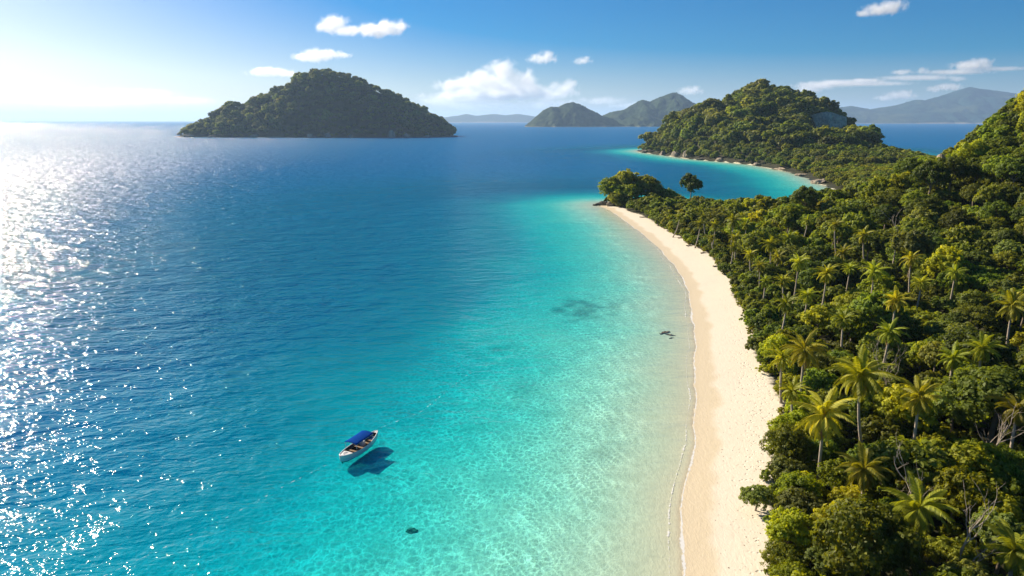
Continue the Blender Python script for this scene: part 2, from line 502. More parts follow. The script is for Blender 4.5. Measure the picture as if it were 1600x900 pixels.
# foam along the waterline: a thin ribbon following the shore
def foam_mat(thr):
    m, nt = new_mat("sea_foam"); b = N(nt)
    pos = b("ShaderNodeNewGeometry").outputs["Position"]
    e = b.attr("edge").outputs["Fac"]
    n = b.noise(pos, 1.1, 5, .65)
    a = b.math('MULTIPLY', b.smooth(b.math('ADD', n, b.math('MULTIPLY', e, .42)), thr, thr + .16), .85)
    d = b("ShaderNodeBsdfDiffuse", {"Color": (.80, .80, .77, 1)})
    t = b("ShaderNodeBsdfTransparent")
    mx = b("ShaderNodeMixShader", {0: a, 1: t.outputs[0], 2: d.outputs[0]})
    b("ShaderNodeOutputMaterial", {"Surface": mx.outputs[0]})
    return m
def ribbon(name, pts, halfw, z, mat):
    pts = np.array(pts, float)
    seg = np.r_[0, np.cumsum(np.linalg.norm(np.diff(pts, axis=0), axis=1))]
    s = np.arange(0, seg[-1], .8)
    P = np.stack([np.interp(s, seg, pts[:, 0]), np.interp(s, seg, pts[:, 1])], 1)
    tan = np.gradient(P, axis=0); tan /= np.linalg.norm(tan, axis=1)[:, None]
    nor = np.stack([tan[:, 1], -tan[:, 0]], 1)
    rows = np.linspace(-1, 1, 7)
    V = []; E = []
    for r in rows:
        q = P + nor * (r * halfw(s))[:, None]
        V.append(np.c_[q, np.full(len(s), z) + 0.0]); E.append(np.full(len(s), 1 - abs(r)))
    V = np.concatenate(V); E = np.concatenate(E)
    n = len(s); i = np.arange(n * 7).reshape(7, n)
    F = np.stack([i[:-1, :-1], i[:-1, 1:], i[1:, 1:], i[1:, :-1]], -1).reshape(-1, 4)
    return obj(name, mesh_from(name, V, F, True, {"edge": E}), mat)
# trace the waterline of the wobbling shore
wl = []
for yv in np.arange(46, 410, .8):
    xv = np.arange(-10, 90, .25)
    s_ = signed_dist(xv, np.full_like(xv, yv)); s_ = s_ + shore_wobble(xv, np.full_like(xv, yv))
    k = np.argmax(s_ > 0.0)
    wl.append((xv[k] - .25, yv))
wl = np.array(wl); wl[:, 0] = np.convolve(np.pad(wl[:, 0], 2, mode='edge'), np.ones(5) / 5, 'valid')
tag(ribbon("shore_foam", wl, lambda s: .16 + .75 * np.clip(vnoise(s / 7, s * 0, 3), 0, 1) ** 3, .012, foam_mat(.65)), kind="stuff",
    label="thin broken line of white foam along the water's edge")
wl2 = wl.copy(); wl2[:, 0] -= .9 + 1.3 * vnoise(wl[:, 1] / 12, wl[:, 1] * 0, 55)
tag(ribbon("swash_foam", wl2, lambda s: .10 + .55 * np.clip(vnoise(s / 6, s * 0, 13), 0, 1) ** 2, .016, foam_mat(.80)), kind="stuff",
    label="broken lacy swash just off the water's edge")
fs = [(-47, 66), (-37.5, 78), (-31.5, 87.5), (-27.8, 92.6)]
fs2 = [(-22.4, 105), (-16, 112), (-9, 130), (4, 148), (17, 171)]
fm = foam_mat(.90)
tag(ribbon("foam_streak", fs, lambda s: .22 + .25 * vnoise(s / 4, s * 0, 9), .02, fm), kind="stuff", label="faint broken foam streak trailing from the near end of the boat")
tag(ribbon("foam_streak", fs2, lambda s: .22 + .25 * vnoise(s / 4, s * 0, 19), .02, fm), kind="stuff", label="faint broken foam streak leading on beyond the far end of the boat")

# ------------------------------------------------------------------ islands
def island_mat(name, c1, c2, c3, scale, rockz=0.0):
    m, nt = new_mat(name); b = N(nt)
    geo = b("ShaderNodeNewGeometry"); pos = geo.outputs["Position"]
    n = b.noise(pos, scale, 6, .65); n2 = b.noise(pos, scale * .18, 3)
    col = b.mix(b.smooth(n, .35, .65), c1, c2)
    col = b.mix(b.math('MULTIPLY', b.smooth(n2, .55, .68), .6), col, c3)
    z = b("ShaderNodeSeparateXYZ", {0: pos}).outputs[2]
    if rockz:
        rk = b.math('MULTIPLY', b.math('SUBTRACT', 1, b.smooth(b.math('ADD', z, b.math('MULTIPLY', n2, rockz * 2)), rockz * .9, rockz * 1.9)), .9)
        col = b.mix(rk, col, (.30, .26, .21))
    bp = b("ShaderNodeBump", {"Height": n, "Strength": .8, "Distance": .25 / scale})
    p = b("ShaderNodeBsdfPrincipled", {"Base Color": col, "Roughness": .9, "Specular IOR Level": .05, "Normal": bp.outputs[0]})
    b("ShaderNodeOutputMaterial", {"Surface": p.outputs[0]})
    return m

F_PX = 24 / 36 * 1600
cp, sp = math.cos(R_(PITCH)), math.sin(R_(PITCH))
def prof_from_px(pts, dist, tree):
    """silhouette measured on the photograph, turned into real x and height at the distance of the ridge"""
    X = []; Hh = []
    for px, py in pts:
        uu = (px - 800) / F_PX; vv = (py - 450) / F_PX
        d = (uu, cp - vv * sp, -sp - vv * cp); t = dist / d[1]
        X.append(uu * t); Hh.append(max(0.0, CAM_H + d[2] * t - tree))
    return np.array(X), np.array(Hh)

def ridge_island(name, parts, step, mat, rough, jitter, seed):
    """parts: (X, H, yc, wf, wr): ridge line with front and rear width"""
    x0 = min(p[0].min() for p in parts) - 60; x1 = max(p[0].max() for p in parts) + 60
    y0 = min(p[2] - p[3] for p in parts) - 40; y1 = max(p[2] + p[4] for p in parts) + 40
    gx, gy = np.meshgrid(np.arange(x0, x1, step), np.arange(y0, y1, step))
    z = island_h(gx, gy, parts, rough, seed)
    if jitter: z = z + np.where(z > 2, np.abs(rng.normal(0, jitter, z.shape)), 0)
    i = np.arange(gx.size).reshape(gx.shape)
    q = np.stack([i[:-1, :-1], i[:-1, 1:], i[1:, 1:], i[1:, :-1]], -1).reshape(-1, 4)
    q = q[z.ravel()[q].max(1) > -4]
    u, inv = np.unique(q, return_inverse=True)
    me = mesh_from(name, np.stack([gx.ravel()[u], gy.ravel()[u], z.ravel()[u]], 1), inv.reshape(-1, 4), True)
    return tag(obj(name, me, mat), kind="structure")

def island_h(gx, gy, parts, rough, seed):
    z = np.full(gx.shape, -6.0)
    for (X, H, yc, wf, wr) in parts:
        h = np.interp(gx, X, H, left=-1, right=-1)
        hm = H.max()
        k = np.sqrt(np.clip(h, 0, None) / hm)
        wob = 1 + rough * fbm(gx / (hm * .55), gy / (hm * .9), seed, 4)
        w = np.where(gy < yc, wf, wr) * (.28 + .72 * k)
        t = np.abs(gy - yc) / np.maximum(w, 1)
        f = np.where(t < 1, (1 - t ** 1.35), -(t - 1) * .8)
        n = fbm(gx / (hm * .35), gy / (hm * .7), seed + 7, 5) * rough * smooth01(t * 2.5)
        zz = h * f + n * h * 1.1
        zz = np.where(h <= 0, -6, zz)
        z = np.maximum(z, zz)
    return np.clip(z, -6, None)

ISL_PX = [(286, 214), (290, 207), (300, 199), (330, 186), (357, 166), (385, 163), (405, 154), (420, 147), (445, 138), (470, 119), (500, 112), (520, 112), (540, 118),
          (560, 126), (590, 139), (610, 150), (640, 165), (670, 182), (690, 192), (704, 203), (709, 214)]
iX, iH = prof_from_px(ISL_PX, 2260, 9)
ISL = [(iX, iH, 2260.0, 190.0, 220.0)]
M_ISL = island_mat("island_soil", (.02, .026, .010), (.045, .050, .02), (.10, .09, .06), .05, 3.0)
ridge_island("island_hill", ISL, 9.0, M_ISL, .5, 0, 3)

FA1 = prof_from_px([(820, 199), (826, 193), (835, 185), (850, 172), (862, 167), (872, 168), (882, 163), (893, 160), (905, 163), (920, 171), (940, 181), (960, 188), (975, 199)], 5700, 0)
FA2 = prof_from_px([(900, 199), (930, 186), (955, 176), (975, 172), (990, 163), (1003, 156), (1015, 159), (1030, 153), (1045, 147), (1055, 145), (1065, 149), (1080, 160), (1100, 167), (1125, 173), (1160, 186), (1190, 199)], 6500, 0)
FA3 = prof_from_px([(955, 199), (968, 190), (985, 183), (1000, 179), (1012, 178), (1022, 184), (1035, 188), (1050, 183), (1065, 176), (1085, 175), (1105, 178), (1140, 184), (1170, 199)], 5900, 0)
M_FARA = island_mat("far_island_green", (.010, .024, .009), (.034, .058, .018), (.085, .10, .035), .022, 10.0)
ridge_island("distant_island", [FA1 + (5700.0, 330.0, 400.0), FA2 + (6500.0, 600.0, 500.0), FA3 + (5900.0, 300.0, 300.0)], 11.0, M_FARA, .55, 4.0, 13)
FB1 = prof_from_px([(1230, 192), (1270, 178), (1300, 169), (1330, 166), (1358, 171), (1400, 165), (1430, 156), (1445, 157), (1470, 150), (1500, 140), (1514, 136), (1530, 139),
                    (1560, 143), (1590, 147), (1640, 155), (1700, 172), (1760, 192)], 12500, 0)
FB2 = prof_from_px([(1330, 193), (1370, 184), (1410, 180), (1440, 176), (1480, 172), (1520, 165), (1560, 172), (1640, 180), (1700, 193)], 11700, 0)
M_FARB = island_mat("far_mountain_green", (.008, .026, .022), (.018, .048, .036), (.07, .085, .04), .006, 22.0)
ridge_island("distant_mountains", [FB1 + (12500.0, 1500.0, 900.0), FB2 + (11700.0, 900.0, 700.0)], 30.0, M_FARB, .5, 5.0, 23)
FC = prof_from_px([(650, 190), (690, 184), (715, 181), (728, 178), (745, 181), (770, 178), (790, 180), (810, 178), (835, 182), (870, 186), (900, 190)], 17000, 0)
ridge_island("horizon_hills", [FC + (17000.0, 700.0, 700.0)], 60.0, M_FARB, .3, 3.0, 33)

# ------------------------------------------------------------------ trees
def leaf_quads(P, Nn, size, tint):
    """kite-shaped leaves at P facing Nn"""
    n = len(P)
    a = rng.normal(size=(n, 3)); a -= (a * Nn).sum(1)[:, None] * Nn
    a /= np.linalg.norm(a, axis=1)[:, None] + 1e-9
    b = np.cross(Nn, a)
    s = size[:, None]
    bend = Nn * s * .18
    V = np.stack([P - a * s * .55, P + b * s * .36 + bend, P + a * s * .6, P - b * s * .36 + bend], 1).reshape(-1, 3)
    return V, np.repeat(tint, 4)

def crown_mesh(name, Rr, flat, base, nlobes, nclus, nleaf, lsize, mat, droop=.0, up=.35):
    """a crown of radius Rr whose underside is at height base: lobes > twig clusters > leaves"""
    # lobes on the upper dome
    L = []
    for k in range(nlobes):
        th = k * 2.39996 + random.uniform(-.4, .4)
        q = (k + .5) / nlobes
        ph = math.acos(1 - q * 1.15) if q * 1.15 < 2 else math.pi / 2
        rad = Rr * random.uniform(.52, .80)
        L.append((math.cos(th) * math.sin(ph) * rad, math.sin(th) * math.sin(ph) * rad, math.cos(ph) * rad * flat, Rr * random.uniform(.28, .46)))
    L = np.array(L)
    zc = base + Rr * flat * .55
    li = rng.integers(0, nlobes, nclus)
    d = rng.normal(size=(nclus, 3)); d[:, 2] = d[:, 2] * .8 + up; d /= np.linalg.norm(d, axis=1)[:, None]
    rc = L[li, 3] * rng.uniform(.72, 1.08, nclus)
    CC = L[li, :3] + d * rc[:, None] * np.array([1, 1, .85])
    CC[:, 2] += zc
    CN = d
    ci = np.repeat(np.arange(nclus), nleaf)
    e = rng.normal(size=(len(ci), 3)); e /= np.linalg.norm(e, axis=1)[:, None]
    cr = (Rr * .105) * rng.uniform(.4, 1.25, len(ci))
    P = CC[ci] + e * cr[:, None] * np.array([1.15, 1.15, .7])
    P[:, 2] -= droop * cr
    Nn = CN[ci] * .55 + e * .55 + rng.normal(size=e.shape) * .35; Nn[:, 2] += .25
    Nn /= np.linalg.norm(Nn, axis=1)[:, None]
    lt = rng.uniform(-.14, .14, nlobes); ct = rng.uniform(-.18, .18, nclus)
    tint = np.clip(.48 + lt[li[ci]] + ct[ci] + rng.normal(0, .10, len(ci)), 0, 1)
    size = lsize * rng.uniform(.65, 1.3, len(ci))
    V, T = leaf_quads(P, Nn, size, tint)
    me = mesh_from(name, V, np.arange(len(V)).reshape(-1, 4), False, {"tint": T})
    me.materials.append(mat)
    return me, L, zc

def trunk_mesh(name, L, zc, Rr, rad):
    mb = MB()
    lean = (random.uniform(-.4, .4), random.uniform(-.4, .4))
    fork = zc - Rr * .35
    fork = max(fork, zc * .45)
    mb.tube([(0, 0, -.8), (0, 0, 0.1), (lean[0] * .5, lean[1] * .5, fork * .55), (lean[0], lean[1], fork)], [rad * 1.5, rad * 1.25, rad, rad * .85], 9)
    for k in range(0, len(L), 2):
        p = L[k]; e = Vector((p[0] * .85, p[1] * .85, zc + p[2] * .8)); s = Vector((lean[0], lean[1], fork - .1))
        m = s.lerp(e, .5) + Vector((random.uniform(-.3, .3), random.uniform(-.3, .3), .25))
        mb.tube([s, m, e], [rad * .5, rad * .32, rad * .1], 6, cap=False)
    me = mb.mesh(name, True); me.materials.append(M_BARK)
    return me

# detailed kinds for the individual trees: (crown mesh, trunk mesh, radius, height)
KINDS = []
for k in range(10):
    Rr = 4.0
    spec = [(.85, 2.2, 17, 0), (.70, 3.2, 15, 1), (.95, 1.6, 19, 1), (.62, 3.6, 13, 2), (.80, 2.6, 18, 3), (.90, 2.0, 20, 0), (.75, 3.0, 16, 2), (.55, 4.6, 12, 3), (1.0, 1.2, 20, 1), (.75, 4.2, 7, 2)][k]
    flat, base, nl, mi = spec
    nc_, nlf, lsz = ((330, 21, .40), (420, 18, .36), (250, 22, .50), (380, 24, .33), (300, 18, .46))[k % 5]
    me, L, zc = crown_mesh("crown", Rr, flat, base, nl, nc_, nlf, lsz, M_LEAF[mi], (.15, .5, .0)[k % 3])
    KINDS.append((me, trunk_mesh("trunk", L, zc, Rr, .22), mi))
# plainer kinds for the far woods
LIB = bpy.data.collections.new("woodland_kinds")
for k in range(8):
    mi = (0, 1, 1, 2, 2, 3, 1, 0)[k]
    me, L, zc = crown_mesh("wood_crown", 4.0, (.85, .7, .95, .62, .8, .75, .6, .9)[k], (1.0, 2.0, .6, 2.4, 1.2, 2.0, 3.4, .8)[k], 8, 190, 10, .78, M_LEAF[mi], .1)
    LIB.objects.link(bpy.data.objects.new("wood_kind_%d" % k, me))
LIB2 = bpy.data.collections.new("undergrowth_kinds")
for k in range(4):
    me, L, zc = crown_mesh("bush_leaves", 1.5, .7, .0, 8, 60, 12, .34, M_LEAF[(0, 1, 2, 3)[k]], .1)
    LIB2.objects.link(bpy.data.objects.new("bush_kind_%d" % k, me))

def gn_scatter(name, P, scale, rot, vi, coll, label):
    me = mesh_from(name, P, [], False, {"scl": scale, "rotz": rot})
    a = me.attributes.new("vi", 'INT', 'POINT'); a.data.foreach_set("value", np.asarray(vi, dtype=np.int32))
    o = obj(name, me)
    ng = bpy.data.node_groups.new(name + "_scatter", 'GeometryNodeTree')
    ng.interface.new_socket("Geometry", in_out='INPUT', socket_type='NodeSocketGeometry')
    ng.interface.new_socket("Geometry", in_out='OUTPUT', socket_type='NodeSocketGeometry')
    gi = ng.nodes.new("NodeGroupInput"); go = ng.nodes.new("NodeGroupOutput")
    ip = ng.nodes.new("GeometryNodeInstanceOnPoints"); ci = ng.nodes.new("GeometryNodeCollectionInfo")
    ci.inputs["Collection"].default_value = coll; ci.inputs["Separate Children"].default_value = True; ci.inputs["Reset Children"].default_value = True
    ip.inputs["Pick Instance"].default_value = True
    def na(nm, dt):
        n = ng.nodes.new("GeometryNodeInputNamedAttribute"); n.data_type = dt; n.inputs["Name"].default_value = nm; return n.outputs["Attribute"]
    cx = ng.nodes.new("ShaderNodeCombineXYZ")
    lk = ng.links.new
    lk(gi.outputs[0], ip.inputs["Points"]); lk(ci.outputs[0], ip.inputs["Instance"])
    lk(na("vi", 'INT'), ip.inputs["Instance Index"])
    lk(na("rotz", 'FLOAT'), cx.inputs[2]); lk(cx.outputs[0], ip.inputs["Rotation"])
    lk(na("scl", 'FLOAT'), ip.inputs["Scale"])
    lk(ip.outputs[0], go.inputs[0])
    md = o.modifiers.new("scatter", 'NODES'); md.node_group = ng
    return tag(o, label=label, kind="stuff")

def darts(cands, spacing):
    """keep candidates (n x 2) further apart than spacing (array)"""
    cell = {}; out = []
    g = float(np.max(spacing))
    for i, (x, y) in enumerate(cands):
        c = (int(x // g), int(y // g)); ok = True
        for dx in (-1, 0, 1):
            for dy in (-1, 0, 1):
                for j in cell.get((c[0] + dx, c[1] + dy), ()):
                    if (cands[j][0] - x) ** 2 + (cands[j][1] - y) ** 2 < spacing[i] ** 2: ok = False; break
                if not ok: break
            if not ok: break
        if ok: out.append(i); cell.setdefault(c, []).append(i)
    return np.array(out)

def project(x, y, z):
    dep = y * cp - (z - CAM_H) * sp
    upv = y * sp + (z - CAM_H) * cp
    return 800 + x / dep * F_PX, 450 - upv / dep * F_PX, dep

PALMS = []   # filled below, needed first so that trees keep clear of them
# (x, y, height of crown, lean direction, lean amount, label)
PALM_SPECS = [
    # measured crown positions on the photograph -> metres
    (1345, 590, 13.5, 1.35, "palm with spreading golden fronds, the biggest crown among the palms behind the beach"),
    (1437, 622, 13.0, 1.10, "palm with round drooping crown above the dark gap right of the biggest palm"),
    (1288, 650, 11.5, 1.20, "palm with a slim pale trunk rising just behind the sand below the biggest palm"),
    (1350, 735, 9.5, 1.05, "low palm half sunk in bushes below the biggest palm"),
    (1257, 548, 12.0, 1.20, "palm leaning by the beach edge above and left of the biggest palm"),
    (1229, 475, 11.0, 1.05, "palm with short trunk at the beach edge where the sand is widest"),
    (1582, 478, 13.0, 1.15, "palm at the right border of the photo halfway up"),
    (1436, 795, 10.5, 1.15, "yellowish palm with upright fronds in the lower right thicket"),
    (1248, 410, 12.5, .95, "slender palm with leaning trunk, beside the tall bushy palm in mid forest"),
    (1292, 428, 13.5, 1.15, "tall bushy palm with many hanging fronds in mid forest"),
    (1366, 425, 12.5, .95, "palm on a straight pale trunk right of the tall bushy palm in mid forest"),
    (1350, 368, 14.0, 1.05, "tall thin palm standing over the shaded hollow at the foot of the hill"),
    (1205, 382, 12.0, 1.05, "palm with twin looking trunk near the bend of the tree line"),
    (1196, 352, 13.5, 1.15, "feathery palm just above the bend of the tree line"),
    (1146, 345, 14.0, 1.10, "tallest feathery palm on the narrow neck of the beach"),
    (1150, 372, 11.0, .95, "lower palm under the tallest feathery palm on the neck of the beach"),
    (1118, 352, 10.5, .90, "yellow palm nearest the sand on the neck of the beach"),
    (1585, 862, 8.5, 1.1, "palm cut by the lower right corner of the photo"),
    (1318, 395, 12.0, .85, "small palm between the bushy palm and the shaded hollow"),
    (1590, 640, 11.0, 1.0, "palm at the right border below the hillside shade"),
    (1100, 338, 10.5, .80, "small palm among the trees near the rocky point"),
    (1172, 398, 10.5, .85, "palm between the yellow neck palm and the small beach edge palm"),
    (1232, 372, 12.5, .90, "palm right of the twin looking palm at the bend"),
    (1262, 462, 10.0, .90, "palm right of the short palm by the widest sand"),
    (1400, 470, 12.5, .90, "palm standing alone in the middle of the forest right of the straight palm"),
    (1318, 500, 11.0, .90, "palm between the leaning beach edge palm and the straight palm"),
    (1222, 560, 9.0, .85, "low palm touching the sand left of the leaning beach edge palm"),
    (1490, 560, 11.5, .95, "palm between the round drooping palm and the right border palms"),
    (1094, 350, 9.0, .78, "small palm leaning over the sand below the one near the rocky point"),
    (1146, 386, 9.5, .82, "palm at the sand's edge left of the palm under the yellow neck palm"),
    (1425, 398, 12.0, .85, "palm on the slope right of the tall palm over the shaded hollow"),
    (1492, 432, 12.0, .88, "palm on the slope above the right border palm halfway up"),
    (1535, 545, 11.5, .92, "palm above the right border palm below the shade"),
    (1238, 612, 8.5, .85, "low palm at the sand's edge left of the slim pale palm"),
    (1062, 338, 9.5, 0.72, "slim palm rising from the trees along the neck of the beach"),
    (1132, 330, 11.0, 0.80, "slim palm rising from the trees along the neck of the beach"),
    (1166, 352, 10.5, 0.78, "slim palm rising from the trees along the neck of the beach"),
    (1176, 372, 9.5, 0.75, "slim palm rising from the trees along the neck of the beach"),
    (1216, 402, 10.0, 0.80, "slim palm rising from the trees along the neck of the beach"),
    (1224, 438, 10.0, 0.82, "slim palm rising from the trees along the neck of the beach"),
    (1188, 415, 9.0, 0.75, "slim palm rising from the trees along the neck of the beach"),
    (1112, 372, 8.5, 0.70, "slim palm rising from the trees along the neck of the beach"),
    (1160, 338, 12.0, 0.80, "slim palm rising from the trees along the neck of the beach"),
    (1262, 345, 12.0, 0.75, "small palm scattered among the trees at the foot of the hill"),
    (1305, 352, 12.0, 0.78, "small palm scattered among the trees at the foot of the hill"),
    (1328, 420, 11.5, 0.80, "small palm scattered among the trees at the foot of the hill"),
    (1402, 372, 12.0, 0.80, "small palm scattered among the trees at the foot of the hill"),
    (1440, 442, 12.0, 0.85, "small palm scattered among the trees at the foot of the hill"),
    (1390, 520, 11.0, 0.88, "small palm scattered among the trees at the foot of the hill"),
    (1196, 440, 9.5, .8, "small palm on the beach edge nearest the narrow part of sand"),
]
def unproject(px, py, height):
    """ground point whose palm of that height has its crown at the measured place"""
    uu = (px - 800) / F_PX; vv = (py - 450) / F_PX
    d = (uu, cp - vv * sp, -sp - vv * cp)
    gz = 3.0
    for _ in range(12):
        t = (gz + height - CAM_H) / d[2]
        gz = .5 * gz + .5 * float(ground_at(d[0] * t, d[1] * t)[0][0])
    return d[0] * t, d[1] * t, gz
for _k, (px, py, hgt, sc, lab) in enumerate(PALM_SPECS):
    hgt *= (1.0, .86, .93, .82)[_k % 4] if _k > 1 else .95
    sc *= (1.0, .9, 1.05, .82)[(_k * 3) % 4]
    x, y, z = unproject(px, py, hgt)
    PALMS.append((x, y, z, hgt, sc, lab))
palm_xy = np.array([(p[0], p[1]) for p in PALMS])

# forest of the near coast and the hill
cand = np.c_[rng.uniform(0, 620, 60000), rng.uniform(30, 640, 60000)]
ang = np.degrees(np.arctan2(cand[:, 0], cand[:, 1]))
cand = cand[(ang < 47) & (ang > -2) & (np.hypot(cand[:, 0], cand[:, 1]) > 42)]
gz, gs = ground_at(cand[:, 0], cand[:, 1])
bw = beach_width(cand[:, 0], cand[:, 1])
ok = (gs > np.maximum(bw, .8) + 1.2)
cand, gz, gs, bw = cand[ok], gz[ok], gs[ok], bw[ok]
edge_d = gs - bw
vr = vnoise(cand[:, 0] / 22, cand[:, 1] / 22, 77)
size = np.where(edge_d < 7, rng.uniform(.52, .78, len(cand)), rng.uniform(.68, 1.30, len(cand)))
size = np.where((edge_d > 9) & (rng.uniform(0, 1, len(cand)) < .05), rng.uniform(1.5, 1.95, len(cand)), size)
size = size * np.where(edge_d >= 7, .85 + .35 * vr, 1)
far_f = np.clip((np.hypot(cand[:, 0], cand[:, 1]) - 200) / 300, 0, 1)
size = np.where(far_f > 0, np.minimum(size, 1.45), size) * (1 + .12 * far_f)
size = np.where(cand[:, 1] > 330, np.minimum(size, 1.1), size)
keep = darts(cand, 4.0 * size * 1.18)
TX, TY, TZ, TS, TE = cand[keep, 0], cand[keep, 1], gz[keep], size[keep], edge_d[keep]
dp = np.sqrt(((np.c_[TX, TY][:, None] - palm_xy[None]) ** 2).sum(2)).min(1)
# shorter growth close to the palms so their crowns stand clear
TS = np.where(dp < 5, np.minimum(TS, .62), TS)
# not on the rocky point's own big trees
TS = np.where((np.hypot(TX - 66, TY - 412) < 26) & (TX < 92), np.minimum(TS, .7), TS)
clear = ~((np.hypot(TX - 66, TY - 412) < 5)) & (np.hypot(TX - 108, TY - 392) > 7)
TX, TY, TZ, TS, TE, dp = [a[clear] for a in (TX, TY, TZ, TS, TE, dp)]
PX, PY, DEP = project(TX, TY, TZ + 4 * TS)
inview = (PX > -60) & (PX < 1690) & (PY < 980) & (PY > 60)
rank = np.where(inview, TS / DEP, 0)
order = np.argsort(-rank)
NIND = 235
ind = order[:NIND]; rest = order[NIND:]
M_KIND_WORD = ["yellow-green", "mid-green", "dark green", "greyish olive"]
def zone_of(i):
    if TE[i] < 6: return "edge"
    if PY[i] > 640: return "front"
    if PX[i] > 1450: return "right"
    return "mid"
ZONE = {"edge": ("low %s leafy tree in the row along the sand's edge", "%s trees along the sand's edge"),
        "front": ("%s broadleaf tree in the thicket nearest the camera", "%s trees in the near thicket"),
        "right": ("%s broadleaf tree near the right border of the photo", "%s trees near the right border"),
        "mid": ("%s broadleaf tree in the forest between beach and hill", "%s trees between beach and hill")}
palm_px = [project(p[0], p[1], p[2] + p[3])[:2] for p in PALMS]
PALM_SHORT = ["the biggest golden palm", "the round drooping palm", "the slim pale palm by the sand", "the low sunken palm", "the leaning beach edge palm", "the short palm by the widest sand",
              "the right border palm halfway up", "the yellowish palm in the lower thicket", "the slender leaning palm", "the tall bushy palm", "the straight palm right of the bushy one",
              "the tall palm over the shaded hollow", "the twin looking palm at the bend", "the feathery palm above the bend", "the tallest palm on the neck", "the lower palm on the neck",
              "the yellow palm on the neck", "the lower right corner palm", "the small palm by the shaded hollow", "the right border palm below the shade", "the small palm near the rocky point", "the palm under the yellow neck palm", "the palm right of the twin one", "the palm beside the short one", "the lone mid forest palm", "the palm above the biggest one", "the low palm touching the sand", "the palm right of the round drooping one", "the leaning palm near the point", "the palm at the neck's sand edge", "the slope palm by the hollow", "the upper slope palm", "the palm above the shaded right border one", "the low palm left of the slim one"] + ["a slim palm on the neck"] * 9 + ["a small palm at the hill's foot"] * 6 + ["the small palm on the beach edge"]
used = {}
def kind_pick(i):
    v = vnoise(TX[i] / 26, TY[i] / 26, 91)
    if TE[i] < 6: return random.choice([0, 5, 2, 8, 4, 5])
    if v > .62: return random.choice([0, 5, 1, 2])
    if v > .42: return random.choice([1, 2, 8, 4, 0, 7])
    return random.choice([3, 6, 1, 4, 2, 3])
taken_rel = set()
def rel_label(i, word):
    best = None
    for k, (qx, qy) in enumerate(palm_px):
        dx, dy = PX[i] - qx, PY[i] - qy
        d = math.hypot(dx, dy)
        if d < 75 and not PALM_SHORT[k].startswith("a "):
            side = ("right of" if dx > 0 else "left of") if abs(dx) > abs(dy) else ("directly below" if dy > 0 else "directly above")
            if (k, side) not in taken_rel and (best is None or d < best[0]): best = (d, k, side)
    if best:
        taken_rel.add((best[1], best[2]))
        return "%s tree %s %s" % (word, best[2], PALM_SHORT[best[1]])
    return None
for i in sorted(ind, key=lambda j: -rank[j]):
    k = kind_pick(i)
    cm, tm, mi = KINDS[k]
    rz = random.uniform(0, 6.28); s = TS[i]
    t = empty("broadleaf_tree", (TX[i], TY[i], TZ[i] - .15), rz)
    t.scale = (s, s, s * random.uniform(.85, 1.4))
    c = obj("crown", cm, None, t); tr = obj("trunk", tm, None, t)
    w = M_KIND_WORD[mi]
    z = zone_of(i)
    lab = rel_label(i, w)
    if lab: tag(t, lab, "tree", "trees beside the palms")
    else: tag(t, ZONE[z][0] % w, "tree", ZONE[z][1] % w)

rk = np.array([(0, 1, 2, 3, 4, 5, 6, 7)[int(v)] for v in rng.integers(0, 8, len(rest))])
vv = vnoise(TX[rest] / 40, TY[rest] / 40, 93)
rk = np.where(vv > .6, rng.choice([0, 7, 1, 5], len(rest)), np.where(vv < .4, rng.choice([3, 4, 2, 6], len(rest)), rk))
gn_scatter("hillside_forest", np.c_[TX[rest], TY[rest], TZ[rest] - .3], TS[rest], rng.uniform(0, 6.28, len(rest)), rk, LIB,
           "dense mixed forest covering the hill and slopes behind the beach")

# undergrowth between the near trees
cu = np.c_[rng.uniform(5, 260, 26000), rng.uniform(35, 330, 26000)]
a_ = np.degrees(np.arctan2(cu[:, 0], cu[:, 1])); cu = cu[(a_ < 45) & (np.hypot(cu[:, 0], cu[:, 1]) > 45)]
uz, us = ground_at(cu[:, 0], cu[:, 1]); ub = beach_width(cu[:, 0], cu[:, 1])
ok = us > np.maximum(ub, .8) + .3 + 1.2 * rng.uniform(0, 1, len(cu)); cu, uz, us, ub = cu[ok], uz[ok], us[ok], ub[ok]
kp = darts(cu, np.full(len(cu), 2.1))
gn_scatter("undergrowth", np.c_[cu[kp], uz[kp] - .1], rng.uniform(.6, 1.35, len(kp)), rng.uniform(0, 6.28, len(kp)), rng.choice([0, 0, 1, 1, 2, 3], len(kp)), LIB2,
           "leafy undergrowth filling the gaps between the trees behind the beach")

# big trees on the rocky point and the lone tree by the bay
def lone_tree(x, y, s, k, zs, lab, group=None):
    z = float(ground_at(x, y)[0][0])
    t = empty("broadleaf_tree", (x, y, z - .2), random.uniform(0, 6.28)); t.scale = (s, s, s * zs)
    obj("crown", KINDS[k][0], None, t); obj("trunk", KINDS[k][1], None, t)
    tag(t, lab, "tree", group); return t
PG = "big trees on the rocky point"
lone_tree(60, 415, 1.95, 8, 1.2, "big dark tree overhanging the rocks at the tip of the point", PG)
lone_tree(69, 418, 2.3, 2, 1.2, "tallest dark tree in the clump on the rocky point", PG)
lone_tree(81, 412, 2.15, 2, 1.1, "big dark tree at the inland side of the clump on the rocky point", PG)
lone_tree(70, 404, 1.45, 0, 1.1, "yellow-green tree in front of the big dark clump on the point", PG)
lone_tree(62, 400, 1.05, 0, 1.0, "small yellow-green tree at the sand's far end below the point's clump", PG)
lone_tree(88, 416, 1.3, 6, 1.0, "smaller dark tree between the point's clump and the lone tall tree", PG)
lone_tree(82, 398, 1.1, 5, 1.0, "yellow-green tree under the inland side of the point's clump", PG)
lone_tree(61, 407, 1.05, 5, 1.0, "bushy green tree above the boulders on the seaward side of the point", PG)
lone_tree(75, 411, 1.7, 8, 1.1, "round mid-green tree in the middle of the point's clump", PG)
